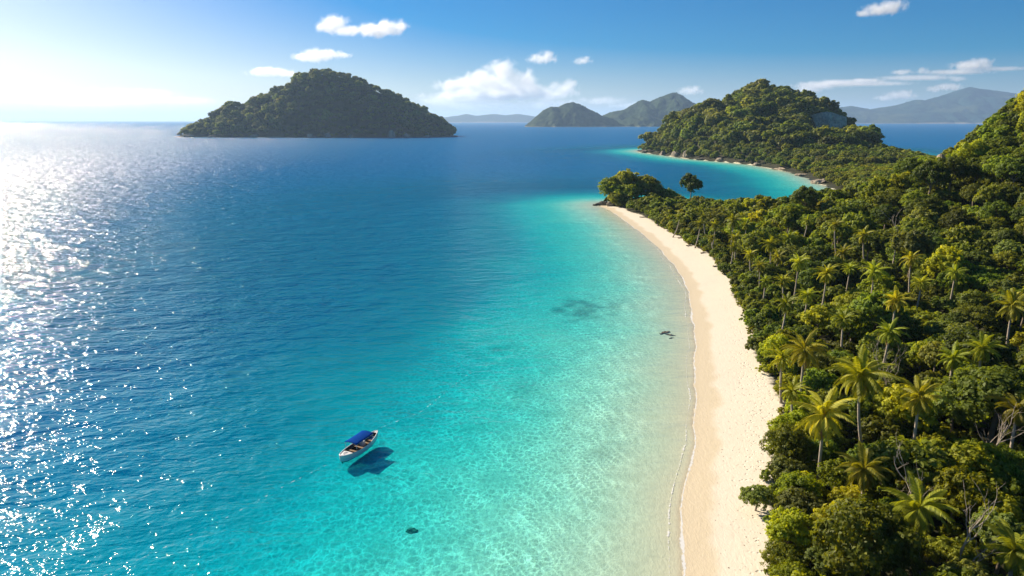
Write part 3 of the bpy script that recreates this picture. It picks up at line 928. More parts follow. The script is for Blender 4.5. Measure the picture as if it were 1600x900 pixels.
lone_tree(65, 408, 1.5, 5, 1.05, "full green tree at the front of the point's clump", PG)
lone_tree(93, 410, 1.35, 2, 1.1, "dark tree closing the gap beside the lone tall tree", PG)
lone_tree(87, 406, 1.3, 8, 1.0, "mid-green tree low on the inland side of the point's clump", PG)
lone_tree(103.5, 396, 1.55, 9, 1.5, "lone tall flat-topped tree with bare trunk against the turquoise bay")
lone_tree(31.5, 79, .52, 4, .9, "small olive tree leaning out over the sand near the camera")

# headland forest
def wood(name, x0, x1, y0, y1, n, hfun, sp_, s0, s1, label, test):
    c = np.c_[rng.uniform(x0, x1, n), rng.uniform(y0, y1, n)]
    z, s = hfun(c[:, 0], c[:, 1]); ok = test(c[:, 0], c[:, 1], z, s); c, z = c[ok], z[ok]
    kp = darts(c, np.full(len(c), sp_)); c, z = c[kp], z[kp]
    v = vnoise(c[:, 0] / 60, c[:, 1] / 60, 5); low = (z < 14) & (c[:, 1] < 1060)
    kk = np.where(v > .58, rng.choice([5, 2, 1, 2], len(c)), np.where(v < .42, rng.choice([3, 4, 3, 6], len(c)), rng.choice([1, 2, 3, 4, 5, 6, 7], len(c))))
    sc = (s0 + (s1 - s0) * rng.uniform(0, 1, len(c)) ** 1.8) * (.85 + .3 * vnoise(c[:, 0] / 25, c[:, 1] / 25, 6))
    sc = np.where(low, np.minimum(sc, 1.9), sc)
    sc = np.where(z < 4.5, np.minimum(sc, 1.5), sc)
    gn_scatter(name, np.c_[c, z - 1.0], sc, rng.uniform(0, 6.28, len(c)), kk, LIB, label)
CLIFF = (505, 1105)
wood("headland_forest", 190, 680, 560, 1370, 26000, ground_at, 11.0, 1.8, 3.9, "dense forest covering the headland beyond the bay",
     lambda x, y, z, s: (s > 2.2) & ~((y < 640) & (x < 620) & (x > 0) & (y < 640)) & ~((np.abs(x * 1040.0 / y - 466) < 32) & (y > 860) & (y < 1058)))
wood("island_forest", -1080, -160, 2040, 2500, 40000, lambda x, y: (island_h(x, y, ISL, .5, 3), x * 0), 14.0, 2.2, 4.3, "dense forest covering the conical island",
     lambda x, y, z, s: z > 2.5)

# ------------------------------------------------------------------ palms
def frond(L, seed, droop, width):
    r = random.Random(seed)
    n = 26; V = []; F = []; T = []
    pts = []
    for i in range(n + 1):
        t = i / n
        pts.append(Vector((L * (t - .18 * t ** 3 * droop), 0, L * (.42 * t - (.50 + .42 * droop) * t ** 2))))
    def quad(a, b, c, d, tint):
        k = len(V); V.extend([a, b, c, d]); F.append((k, k + 1, k + 2, k + 3)); T.extend([tint] * 4)
    for i in range(n):
        w = .035 * (1 - i / n) + .012
        quad(pts[i] + Vector((0, w, .01)), pts[i] - Vector((0, w, -.01)), pts[i + 1] - Vector((0, w, -.01)), pts[i + 1] + Vector((0, w, .01)), .95)
    for i in range(2, n + 1):
        t = i / n
        ln = width * (math.sin(math.pi * min(1, t * .86 + .12)) ** .7) * r.uniform(.85, 1.12)
        for s in (-1, 1):
            for q in (0, .5):
                p = pts[i - 1].lerp(pts[i], q)
                d = Vector((.55, s * .85, -.45 - .55 * droop + r.uniform(-.12, .12))).normalized()
                e = p + d * ln; m = p + d * ln * .5 + Vector((0, 0, .05))
                wv = Vector((.040, -s * .012, 0))
                tn = min(1, max(0, r.gauss(.5, .16)))
                quad(p - wv * .5, p + wv, m + wv * 1.1, m - wv * .6, tn)
                quad(m - wv * .6, m + wv * 1.1, e + wv * .2, e - wv * .1, tn)
    return V, F, T
def palm_crown(name, seed, nf):
    r = random.Random(seed); V = []; F = []; T = []
    for k in range(nf):
        q = k / nf
        az = k * 2.39996 + r.uniform(-.2, .2)
        pitch = R_(68 - 118 * q + r.uniform(-12, 12))
        L = (2.5 + 1.5 * math.sin(math.pi * min(1, q * 1.2 + .2))) * r.uniform(.88, 1.1)
        v, f, t = frond(L, seed * 100 + k, .45 + .9 * q + r.uniform(-.15, .25), .78)
        M = Matrix.Rotation(az, 4, 'Z') @ Matrix.Rotation(-pitch, 4, 'Y') @ Matrix.Rotation(r.uniform(-.35, .35), 4, 'X')
        b = len(V); V += [M @ p for p in v]; F += [tuple(i + b for i in g) for g in f]
        sh = .12 * (q - .5) + r.uniform(-.08, .08)
        T += [min(1, max(0, x + sh)) for x in t]
    me = mesh_from(name, np.array([tuple(p) for p in V]), np.array(F), False, {"tint": T}); me.materials.append(M_PALM)
    return me
_v, _f, _t = frond(2.9, 999, 1.3, .5)
DEADF = mesh_from("dead_frond", np.array([tuple(p) for p in _v]), np.array(_f), False, {"tint": _t})
DEADF.materials.append(leaf_mat("dead_palm_leaf", (.10, .06, .025), (.17, .11, .045), (.26, .17, .07), .25))
PC = [palm_crown("crown", s, n) for s, n in ((1, 27), (2, 32), (3, 24), (4, 29))]
for k, (x, y, z, hgt, sc, lab) in enumerate(PALMS):
    t = empty("palm_tree", (x, y, z - .3))
    la = random.uniform(0, 6.28); ln = random.uniform(.3, 2.6)
    ox, oy = -math.cos(la) * ln, -math.sin(la) * ln
    mb = MB(); pts = []; rad = []
    for i in range(11):
        q = i / 10
        pts.append((ox * (1 - q) ** 2, oy * (1 - q) ** 2, (hgt + .3) * q)); rad.append(.26 - .12 * q + (.10 if i == 0 else 0))
    mb.tube(pts, rad, 9)
    mb.build("trunk", M_PALMBARK, t, True)
    c = obj("crown", PC[k % 4], None, t); c.location = (0, 0, hgt + .25); c.rotation_euler = (0, 0, random.uniform(0, 6.28)); c.scale = (sc * 1.06, sc * 1.06, sc * 1.06)
    for q in range(random.choice((1, 2, 3, 4))):
        dfr = obj("dead_frond", DEADF, None, t); dfr.location = (0, 0, hgt + .05)
        dfr.rotation_euler = Euler((random.uniform(-.3, .3), R_(random.uniform(38, 62)), random.uniform(0, 6.28))); dfr.scale = (sc * .85,) * 3
        dfr["label"] = "brown dead frond hanging down"
    nb = MB()
    for q in range(6):
        a = q * 1.05; ce = Vector((math.cos(a) * .28, math.sin(a) * .28, hgt - .05)); 
        nb.tube([ce + Vector((0, 0, .16)), ce, ce - Vector((0, 0, .16))], [.05, .15, .05], 7)
    nb.build("coconuts", M_PALM if False else simple_mat("coconut_husk", (.12, .11, .03), .6) if k == 0 else bpy.data.materials["coconut_husk"], t, True)["kind"] = "stuff"
    tag(t, lab, "palm tree", "slim palms on the neck of the beach" if lab.startswith("slim palm rising") else "small palms at the foot of the hill" if lab.startswith("small palm scattered") else "palms behind the beach")

# ------------------------------------------------------------------ rocks
def rock_mesh(name, sx, sy, sz, seed, mat, res=4, rough=.35):
    import bmesh
    bm = bmesh.new(); bmesh.ops.create_icosphere(bm, subdivisions=res, radius=1)
    V = np.array([v.co[:] for v in bm.verts])
    r = np.random.default_rng(seed)
    # cut planes make facets
    D = V.copy()
    for _ in range(11):
        n = r.normal(size=3); n /= np.linalg.norm(n); h = r.uniform(.55, .88)
        ex = np.maximum((D @ n) - h, 0); D -= ex[:, None] * n * .92
    nz = fbm(V[:, 0] * 2.2 + seed, V[:, 1] * 2.2 + V[:, 2] * 1.7, seed, 5)
    D *= (1 + rough * 1.6 * nz)[:, None]
    D *= np.array([sx, sy, sz])
    for v, c in zip(bm.verts, D): v.co = c
    me = bpy.data.meshes.new(name); bm.to_mesh(me); bm.free()
    me.materials.append(mat)
    return me
def rock(x, y, z, s, seed, mat, lab, group=None, rot=0):
    o = obj("rock", rock_mesh("rock", s[0], s[1], s[2], seed, mat), None, None, (x, y, z)); o.rotation_euler = (0, 0, rot)
    return tag(o, lab, "rock", group)
RG = "rocks at the tip of the point"
rock(55.5, 413, .8, (3.0, 2.4, 2.3), 1, M_ROCKDARK, "largest brown boulder at the tip of the point below the overhanging tree", RG)
rock(52.3, 414.5, .3, (2.2, 1.8, 1.3), 2, M_ROCKDARK, "low dark rock furthest out in the water off the point", RG, .5)
rock(59.5, 407, 1.0, (3.4, 2.2, 2.4), 3, M_ROCK, "paler boulder between the sand's end and the tip of the point", RG, .2)
rock(63.5, 403.5, 1.2, (2.6, 1.8, 1.9), 4, M_ROCK, "pale boulder half hidden by leaves at the sand's far end", RG, 1.2)
rock(49.6, 412.3, .1, (1.3, 1.1, .8), 5, M_ROCKDARK, "smallest dark rock awash in the water off the point", RG, 1.2)
SG = "rocks along the headland shore"
for k, (x, y, s, lab) in enumerate([
    (216, 1108, (9, 6, 5), "dark rock at the outer tip of the headland"), (225, 1035, (8, 6, 7), "pale rock just inside the headland's outer tip"),
    (232, 985, (7, 6, 9), "tall pale rock face on the headland shore, left of the tallest one"), (238, 945, (7, 6, 12), "tallest pale rock face on the headland shore"),
    (248, 903, (9, 5, 5), "low pale rock right of the tallest face on the headland shore"), (262, 872, (8, 6, 5), "low brown rock at the middle of the headland shore"),
    (281, 790, (6, 9, 3.5), "flat pale ledge on the headland shore facing the bay"), (280, 720, (5, 12, 2.6), "long pale ledge near the inner bay"),
    (270, 640, (5, 7, 3), "rounded pale rock near the inner end of the bay"), (250, 560, (7, 6, 5), "brown rock heap at the inner end of the bay")]):
    rock(x, y, s[2] * .12, (s[0] * 1.1, s[1], s[2] * .8), 20 + k, M_ROCK, lab, SG, k * .9)
IG = "pale rocks along the conical island's shore"
for k, (px, w, h, lab) in enumerate([(296, 16, 5, "low dark rock at the left tip of the conical island"), (332, 10, 5, "small pale rock near the left end of the conical island's shore"),
    (398, 12, 6, "small pale rock left of the middle of the conical island's shore"), (486, 15, 8, "broad pale rock at the middle of the conical island's shore"),
    (512, 12, 11, "taller pale rock beside the broad one on the conical island's shore"), (548, 13, 6, "low pale rock right of the middle on the conical island's shore"),
    (612, 17, 15, "largest pale rock face on the right part of the conical island's shore"), (636, 12, 8, "pale rock just right of the largest face on the conical island's shore"),
    (668, 10, 5, "small pale rock near the right end of the conical island's shore"), (707, 14, 4, "flat dark rock at the right tip of the conical island")]):
    uu = (px - 800) / F_PX
    yy = np.arange(1990, 2330, 3.0); xx = uu * yy / 1.03
    zz = island_h(xx, yy, ISL, .5, 3); hit = int(np.argmax(zz > .5)) if (zz > .5).any() else len(yy) - 24
    rock(xx[hit], yy[hit] - 14, h * .25, (w * 1.3, w * .7, h * 1.3), 80 + k, M_ROCK, lab, IG, k * .35)
HG = "bare rocks on the hill"
def on_hill(px, py, lift, s, seed, lab):
    uu = (px - 800) / F_PX; vv_ = (py - 450) / F_PX
    d = np.array((uu, cp - vv_ * sp, -sp - vv_ * cp)); tt = np.arange(80, 900, 2.0)
    P = d[None] * tt[:, None] + np.array([0, 0, CAM_H])
    g_ = ground_at(P[:, 0], P[:, 1])[0]
    gap = P[:, 2] - g_ - lift
    hit = int(np.argmax(gap < 0)) if (gap < 0).any() else int(np.argmin(gap[100:]) + 100)
    x, y = P[hit, 0], P[hit, 1]
    rock(x, y, g_[hit] + lift * .3, (s[0] * .6, s[1] * .6, s[2] * .6), seed, M_ROCK, lab, HG, seed)
on_hill(1480, 208, 6, (6, 5, 7), 41, "pale rock showing near the top of the hill's slope")
on_hill(1460, 226, 6, (4, 4, 6), 42, "small pale rock just below the topmost rock on the slope")
on_hill(1385, 270, 6, (8, 5, 8), 43, "grey bare rock face on the hill's lower shoulder")
on_hill(1330, 285, 5, (5, 4, 7), 44, "pale rocks low on the shoulder above the bay")
on_hill(1522, 255, 7, (8, 5, 6), 45, "tan rock ledge in the middle of the wooded slope")

# cliff of the headland
def cliff():
    n, m_ = 60, 30
    V = []
    for j in range(m_):
        for i in range(n):
            q, t = i / (n - 1), j / (m_ - 1)
            x = -38 + 82 * q; zz = 44 * t * (1 - .25 * abs(q - .45) * 2)
            y = -22 * (math.sin(math.pi * q) ** .5) * (1 - .35 * t) + 10 * t
            V.append((x, y, zz - 4))
    V = np.array(V)
    fr = fbm(V[:, 0] / 9, V[:, 2] / 22, 71, 5)
    V[:, 1] -= 15 * fr + 5 * fbm(V[:, 0] / 3.5, V[:, 2] / 9, 74, 3); V[:, 2] += 4 * fbm(V[:, 0] / 12, V[:, 2] / 12, 72, 3)
    i = np.arange(n * m_).reshape(m_, n)
    F = np.stack([i[:-1, :-1], i[:-1, 1:], i[1:, 1:], i[1:, :-1]], -1).reshape(-1, 4).tolist()
    # top and back closed so the cliff is a solid block
    b0 = len(V); back = V[-n:].copy(); back[:, 1] += 40; back[:, 2] -= 2
    low = V[:n].copy(); low[:, 1] += 60
    V = np.concatenate([V, back, low])
    top = i[-1]; bot = i[0]
    for k in range(n - 1):
        F.append((int(top[k]), int(top[k + 1]), b0 + k + 1, b0 + k)); F.append((b0 + k, b0 + k + 1, b0 + n + k + 1, b0 + n + k))
    me = mesh_from("cliff", V, [tuple(f) for f in F], True)
    me.materials.append(simple_mat("cliff_grey", (.60, .49, .36), .9, .1, .95, .22, 1.0))
    x, y = 468, 1052
    o = obj("cliff", me, None, None, (x, y - 4, 34)); o.scale = (.76, .8, .72)
    tag(o, "bare grey cliff face on the right shoulder of the headland", "cliff")
cliff()

# driftwood and shadowing branches on the sand
DG = "driftwood on the beach"
DW = [(66.0, 382, 3.4, "driftwood log nearest the rocky point"), (67.8, 352, 3.6, "dark driftwood branch second from the rocky point"),
      (70.2, 322, 2.6, "short driftwood log third from the rocky point"), (71.2, 305, 3.0, "dark driftwood heap under the trees at mid beach"),
      (71.8, 286, 3.2, "forked driftwood branch beside the tree line at mid beach"), (70.6, 268, 2.6, "black driftwood log lying furthest out on the open sand"),
      (71.6, 252, 1.8, "small driftwood piece where the beach bends"), (69.5, 228, 2.0, "dark driftwood log below the bend of the tree line"),
      (54.6, 147, 1.8, "twisted driftwood root by the bushes where the sand is widest"), (50.8, 128, 1.5, "thin driftwood branch by the bushes on the wide sand"),
      (29.0, 66.5, 1.5, "bent twig of driftwood at the bottom edge of the photo")]
for k, (x, y, L, lab) in enumerate(DW):
    z = float(ground_at(x, y)[0][0]); mb = MB(); r = random.Random(k)
    a = r.uniform(-.5, .5)
    P = [Vector((-L / 2 + L * q / 6, r.uniform(-.15, .15), .16 + r.uniform(0, .12))) for q in range(7)]
    mb.tube(P, [.20, .22, .20, .18, .15, .11, .05], 8)
    for q in (2, 3, 4):
        s = P[q]; e = s + Vector((r.uniform(.3, .9), r.choice((-1, 1)) * r.uniform(.5, 1.1), r.uniform(.2, .8)))
        mb.tube([s, s.lerp(e, .5) + Vector((0, 0, .1)), e], [.10, .07, .03], 6)
    o = mb.build("driftwood", M_WOOD, None, True, (x, y, z)); o.rotation_euler = (0, 0, a)
    tag(o, lab, "driftwood", DG)

# fallen leaves, twigs and shell bits washed along the upper beach
def debris():
    V = []; F = []
    r = np.random.default_rng(5); n = 0
    while n < 380:
        y = r.uniform(58, 300) if r.uniform() < .4 else r.uniform(58, 130)
        xx = float(np.interp(y, wl[:, 1], wl[:, 0])); w = float(beach_width(np.array([xx + 5]), np.array([y]))[0])
        q = r.beta(2.2, 1.1) * w
        if q < 4.0: continue
        x = xx + q; z = float(ground_at(x, y)[0][0]) + .012
        L = r.uniform(.05, .17); a = r.uniform(0, 6.28); b2 = L * r.uniform(.15, .5)
        dx, dy = math.cos(a), math.sin(a); k = len(V)
        V += [(x + dx * L, y + dy * L, z), (x - dy * b2, y + dx * b2, z + .05), (x - dx * L, y - dy * L, z + .01), (x + dy * b2, y - dx * b2, z + .04)]
        F.append((k, k + 1, k + 2, k + 3)); n += 1
    o = obj("beach_debris", mesh_from("beach_debris", np.array(V), F), M_WOOD)
    tag(o, "small dark bits of leaf and twig strewn over the upper sand", kind="stuff")
debris()

# bare pale trees standing out of the thicket
def bare_tree(px, py, h, seed, lab):
    x, y, z = unproject(px, py, h)
    r = random.Random(seed); mb = MB()
    def limb(p, d, L, rad, depth):
        pts = [p]; q = p; dd = d.copy()
        for k in range(4):
            dd = (dd + Vector((r.uniform(-.25, .25), r.uniform(-.25, .25), r.uniform(-.05, .22)))).normalized()
            q = q + dd * L / 4; pts.append(q)
        mb.tube(pts, [rad * (1 - .16 * k) for k in range(5)], 6 if depth > 1 else 8, cap=False)
        if depth < 4:
            for k in range(3 if depth < 2 else 2):
                nd = (dd + Vector((r.uniform(-.9, .9), r.uniform(-.9, .9), r.uniform(-.1, .5)))).normalized()
                limb(pts[r.choice((2, 3, 4))], nd, L * r.uniform(.55, .75), rad * .52, depth + 1)
    limb(Vector((0, 0, -.5)), Vector((r.uniform(-.15, .15), r.uniform(-.15, .15), 1)), h * .62, .20, 0)
    o = mb.build("bare_tree", M_PALMBARK, None, True, (x, y, z)); o["material"] = "bark"
    del o["material"]
    tag(o, lab, "tree", "bare trees in the thicket")
bare_tree(1400, 556, 10.5, 1, "bare pale branched tree just right of the biggest palm")
bare_tree(1440, 762, 9.5, 2, "bare pale branched tree above the yellowish palm in the lower thicket")
bare_tree(1530, 800, 9.5, 3, "bare pale branched tree near the lower right corner")
bare_tree(1415, 335, 12.5, 4, "bare grey tree above the shaded hollow at the foot of the hill")
bare_tree(1545, 655, 10.0, 5, "bare pale branched tree beside the right border palm below the shade")

# rocks under and in the shallow water
def shallow_rock(x, y, s, seed, top, lab, grp=None):
    return rock(x, y, top - s[2], (s[0] * 1.5, s[1] * 1.5, s[2]), seed, M_ROCKDARK, lab, grp, seed)
WG = "dark flat rocks in the shallows"
shallow_rock(37.2, 158.6, (1.5, .7, .5), 51, .12, "widest flat dark rock breaking the shallow water near the beach", WG)
shallow_rock(38.4, 156.6, (1.3, .5, .4), 53, .10, "narrow dark rock beside the widest one in the shallows", WG)
shallow_rock(36.0, 157.6, (.7, .35, .4), 52, .06, "small dark rock on the seaward side of the rocks in the shallows", WG)
shallow_rock(37.6, 154.2, (.9, .4, .4), 54, .06, "small dark rock on the near side of the rocks in the shallows", WG)
gz1 = float(ground_at(-12.8, 76.6)[0][0])
o = obj("coral_head", rock_mesh("coral_head", .85, .7, .3, 61, simple_mat("coral_brown_green", (.16, .20, .12), .9, .1, .5, 2.5, .5)), None, None, (-12.8, 76.8, gz1 + .02))
tag(o, "single round dark coral head under the turquoise water near the bottom edge", "coral")

# ------------------------------------------------------------------ boat
M_HULL = simple_mat("hull_white_paint", (.78, .76, .72), .35, .5, .06, 2.0)
M_HULL2 = simple_mat("hull_pale_blue_band", (.58, .68, .76), .4, .5, .08, 2.0)
M_DARK = simple_mat("dark_antifouling", (.03, .04, .05), .5, .4, .2, 3.0)
M_FLOOR = simple_mat("wood_floor_brown", (.10, .07, .05), .7, .2, .4, 4.0)
M_TAN = simple_mat("bench_tan_wood", (.26, .17, .095), .6, .3, .25, 5.0)
M_BLUE = simple_mat("canopy_blue_cloth", (.008, .055, .27), .9, .0, .12, 2.5, .1)
M_STEEL = simple_mat("steel_post", (.55, .56, .58), .3, .5, .05, 5.0, 0, .8)
BL = 11.0
def half_beam(q):   # q 0 near end .. 1 far end, double ended
    return 1.24 * max(0.0, math.sin(math.pi * min(1, max(0, q ** .88)))) ** .62 if 0 < q < 1 else 0.0
def sheer(q): return .74 + .95 * (q - .48) ** 2 * (2.0 if q > .48 else 1.3)
def boat():
    a0 = Vector((-25.7, 93.7)); a1 = Vector((-21.9, 101.7))
    mid = (a0 + a1) / 2; dirv = (a1 - a0); yaw = math.atan2(dirv.y, dirv.x)
    L = dirv.length
    B = empty("tour_boat", (mid.x, mid.y, 0), yaw)
    tag(B, "white open tour boat with a blue canopy floating in the turquoise water", "boat")
    ns = 34
    qs = [i / ns for i in range(ns + 1)]
    def X(q): return (q - .5) * L
    prof = [(0.0, -.42), (.45, -.36), (.78, -.14), (.88, .02), (.96, .36), (1.0, 1.0)]   # share of beam, height share (last = sheer)
    def ring(q, j):
        b = half_beam(q) + .02; w, h = prof[j]
        z = h if j < 5 else sheer(q)
        if 0 < j < 5: z = h + max(0, sheer(q) - .8) * .3 * j / 5
        rise = max(0, (abs(q - .5) - .36) / .14) ** 2 * .42
        if j < 3: z = z + rise
        return b * w, z
    def shell(j0, j1, name, mat, parent, smooth=True):
        V = []; F = []; nj = j1 - j0 + 1
        for s in (-1, 1):
            base = len(V)
            for q in qs:
                ov = .16 * ((q - .5) * 2) ** 5
                for j in range(j0, j1 + 1):
                    w, z = ring(q, j); V.append((X(q) + ov * j / 5 * 2.0, s * w, z))
            for i in range(ns):
                for j in range(nj - 1):
                    a = base + i * nj + j; f = (a, a + 1, a + nj + 1, a + nj)
                    F.append(f if s > 0 else f[::-1])
        return obj(name, mesh_from(name, np.array(V), F, smooth), mat, parent)
    shell(0, 2, "bottom", M_DARK, B)
    shell(2, 4, "lower_side", M_HULL2, B)
    hull = shell(4, 5, "hull", M_HULL, B)
    # gunwale, one continuous rail
    g = MB(); pts = []
    for s in (-1, 1):
        for i in range(1, ns):
            q = qs[i] if s > 0 else qs[ns - i]
            pts.append((X(q) + .32 * ((q - .5) * 2) ** 5, s * half_beam(q), sheer(q) + .03))
    pts.append(pts[0]); g.tube(pts, .075, 8, cap=False); g.build("gunwale", M_HULL, B, True)
    # inner liner and floor
    V = []; F = []
    for i, q in enumerate(qs):
        b = max(half_beam(q) - .10, .0)
        V += [(X(q) * .985, -b, sheer(q) - .01), (X(q) * .985, -b * .86, .14), (X(q) * .985, b * .86, .14), (X(q) * .985, b, sheer(q) - .01)]
    for i in range(ns):
        k = i * 4
        F += [(k, k + 1, k + 5, k + 4), (k + 1, k + 2, k + 6, k + 5), (k + 2, k + 3, k + 7, k + 6)]
    obj("inside", mesh_from("inside", np.array(V), F, False), M_FLOOR, B)
    # decks at both ends
    def deck(qa, qb, name, mat):
        V = []; F = []; k = 10
        for i in range(k + 1):
            q = qa + (qb - qa) * i / k; b = max(half_beam(q) - .03, 0)
            for t in (-1, -.5, 0, .5, 1): V.append((X(q) + .25 * ((q - .5) * 2) ** 5, t * b, sheer(q) - .02 + .07 * (1 - t * t)))
        for i in range(k):
            for j in range(4):
                a = i * 5 + j; F.append((a, a + 5, a + 6, a + 1))
        return obj(name, mesh_from(name, np.array(V), F, True), mat, B)
    d1 = deck(.008, .20, "foredeck", M_HULL)
    h = MB(); h.box((X(.135), .15, sheer(.135) + .065), (.55, .42, .05)); h.build("hatch", simple_mat("hatch_grey", (.35, .36, .37), .5), d1)
    h = MB(); h.tube([(X(.07), 0, sheer(.07)), (X(.07), 0, sheer(.07) + .22)], .05, 8); h.tube([(X(.07), -.13, sheer(.07) + .17), (X(.07), .13, sheer(.07) + .17)], .035, 8)
    h.build("bollard", M_STEEL, d1, True)
    deck(.93, .992, "aft_deck", M_HULL)
    b_ = MB(); b_.box((X(.20) + .03, 0, .47), (.05, half_beam(.20) * 1.75, .62)); b_.build("bulkhead", M_HULL, B)
    # rowing benches across
    for q in (.31, .47, .66, .765):
        w = half_beam(q) * 1.78
        m = MB(); m.box((X(q), 0, .55), (.36, w, .05)); m.box((X(q), 0, .34), (.06, w * .5, .38))
        m.build("bench", M_TAN, B)
    for s in (-1, 1):
        m = MB(); m.box((X(.50), s * .90, .50), (3.0, .30, .07)); m.build("side_seat", M_TAN, B)
    m = MB(); m.box((X(.60), .18, .60), (.55, .6, .85)); m.box((X(.60) - .12, .18, 1.08), (.06, .55, .22), Matrix.Rotation(-.4, 3, 'Y'))
    cons = m.build("console", M_HULL, B)
    m = MB(); ring_pts = [(X(.60) - .36, .18 + .17 * math.cos(t), .92 + .17 * math.sin(t)) for t in np.linspace(0, 2 * math.pi, 17)]
    m.tube(ring_pts, .02, 6, cap=False); m.build("steering_wheel", M_DARK, cons, True)
    m = MB(); m.box((X(.845), 0, .52), (.75, 1.0, .12)); m.box((X(.845) + .2, 0, .68), (.16, .9, .20)); m.build("stern_cushion", simple_mat("cushion_blue", (.04, .14, .32), .8), B)
    # coil of rope in front of the console
    m = MB(); m.tube([(X(.245) + .22 * math.cos(t), -.35 + .22 * math.sin(t), .22 + t * .008) for t in np.linspace(0, 18, 70)], .025, 5); m.build("rope_coil", M_TAN, B, True)
    # outboard engine hung on the far end
    m = MB(); 
    m.tube([(X(1.0) + .15, .0, .40), (X(1.0) + .28, 0, -.45)], [.10, .07], 8); m.box((X(1.0) + .18, 0, .86), (.42, .34, .50)); m.box((X(1.0) + .16, 0, 1.13), (.34, .28, .10))
    # keel stem at the near end
    k = MB(); k.box((X(.012), 0, .10), (.12, .10, .95), Matrix.Rotation(-.25, 3, 'Y')); k.build("stem", M_DARK, B)
    # canopy on six posts
    c0, c1, hw, zc = .25, .74, 1.14, 2.0
    n, mm = 16, 9
    V = []; F = []
    for lay in (0, -.05):
        for i in range(n + 1):
            q = c0 + (c1 - c0) * i / n
            for j in range(mm):
                t = -1 + 2 * j / (mm - 1)
                sag = -.035 * math.sin(i / n * math.pi * 3) ** 2
                V.append((X(q), t * hw, zc + .20 * (1 - t * t) + sag * (1 - t * t) + lay + .05 * ((i / n - .5) * 2) ** 2))
    W = (n + 1) * mm
    for i in range(n):
        for j in range(mm - 1):
            a = i * mm + j; F.append((a, a + mm, a + mm + 1, a + 1)); a += W; F.append((a, a + 1, a + mm + 1, a + mm))
    for i in range(n):
        for j in (0, mm - 1):
            a = i * mm + j; F.append((a, a + W, a + W + mm, a + mm) if j == 0 else (a, a + mm, a + W + mm, a + W))
    for j in range(mm - 1):
        for i in (0, n):
            a = i * mm + j; F.append((a, a + 1, a + W + 1, a + W) if i == 0 else (a, a + W, a + W + 1, a + 1))
    cn = obj("canopy", mesh_from("canopy", np.array(V), F, True), M_BLUE, B)
    f = MB()
    for s in (-1, 1): f.tube([(X(c0) + .03, s * (hw - .02), zc - .06), (X(c1) - .03, s * (hw - .02), zc - .06)], .03, 7)
    for q in (c0 + .006, (c0 + c1) / 2, c1 - .006):
        f.tube([(X(q), t * (hw - .02), zc - .075 + .19 * (1 - t * t)) for t in np.linspace(-1, 1, 9)], .025, 6)
    f.build("canopy_frame", M_STEEL, B, True)
    for q in (c0 + .02, (c0 + c1) / 2, c1 - .01):
        for s in (-1, 1):
            yb = s * (max(half_beam(q), .4) - .05); p = MB()
            p.tube([(X(q), yb, sheer(q) - .05), (X(q), s * (hw - .04), zc - .05)], .032, 8); p.build("post", M_STEEL, B, True)
boat()

# ------------------------------------------------------------------ clouds: real billows high above the sea, lit by the sun
def cloud_mat(puffs, dens, nscale, wisp):
    m, nt = new_mat("cloud_vapour"); b = N(nt)
    pos = b("ShaderNodeTexCoord").outputs["Object"]
    wn1 = b("ShaderNodeTexNoise", {"Vector": pos, "Scale": nscale, "Detail": 6.0, "Roughness": .66, "Distortion": .6})
    acc = None
    for (x, y, z, rx, ry, rz) in puffs:
        d = b.vmath('MULTIPLY', b.vmath('SUBTRACT', pos, (x, y, z)).outputs[0], (1 / rx, 1 / ry, 1 / rz)).outputs[0]
        l = b.vmath('LENGTH', d).outputs["Value"]
        v = b.math('SUBTRACT', 1, l)
        acc = v if acc is None else b.math('MAXIMUM', acc, v)
    f = b.math('ADD', acc, b.math('MULTIPLY_ADD', wn1.outputs[0], wisp, -wisp * .58))
    dn = b.math('MULTIPLY', b.smooth(f, .0, .72), dens)
    v = b("ShaderNodeVolumePrincipled", {"Color": (.99, .985, .98, 1), "Density": dn, "Anisotropy": .45})
    b("ShaderNodeOutputMaterial", {"Volume": v.outputs[0]})
    m.cycles.volume_step_rate = .22
    return m
import bmesh
D_CL = 36000.0
PXM = D_CL / F_PX * 1.03     # metres per photograph pixel at that distance
def cloud(puffs_px, lab, dens=.0030, wisp=2.1):
    """puffs: (px, py, half width, half height) measured in the photograph's pixels"""
    cx = sum(p[0] for p in puffs_px) / len(puffs_px); cy = max(p[1] + p[3] for p in puffs_px)
    def wpos(px, py):
        uu = (px - 800) / F_PX; vv = (py - 450) / F_PX; d = (uu, cp - vv * sp, -sp - vv * cp); t = D_CL / d[1]
        return Vector((uu * t, D_CL, CAM_H + d[2] * t))
    o0 = wpos(cx, cy)
    pf = []
    for k, (px, py, hw, hh) in enumerate(puffs_px):
        p = wpos(px, py) - o0
        pf.append((p.x, random.uniform(-.2, .2) * hw * PXM, p.z, hw * PXM * 1.3, max(hw * .8, hh) * PXM * 1.1, hh * PXM * 1.4))
    bm = bmesh.new()
    for (x, y, z, rx, ry, rz) in pf:
        bmesh.ops.create_icosphere(bm, subdivisions=3, radius=1.0, matrix=Matrix.Translation((x, y, z)) @ Matrix.Diagonal((rx * 1.3, ry * 1.3, rz * 1.3, 1)))
    me = bpy.data.meshes.new("cloud"); bm.to_mesh(me); bm.free()
    o = obj("cloud", me, None, None, o0)
    md = o.modifiers.new("join", 'REMESH'); md.mode = 'VOXEL'; md.voxel_size = min(p[5] for p in pf) * .35
    dg = bpy.context.evaluated_depsgraph_get(); me2 = bpy.data.meshes.new_from_object(o.evaluated_get(dg))
    o.modifiers.clear(); o.data = me2; me2.name = "cloud"
    hm = max(p[5] for p in pf)
    me2.materials.clear(); me2.materials.append(cloud_mat(pf, dens, 1.0 / hm, wisp))
    tag(o, lab, "cloud", "clouds over the sea")
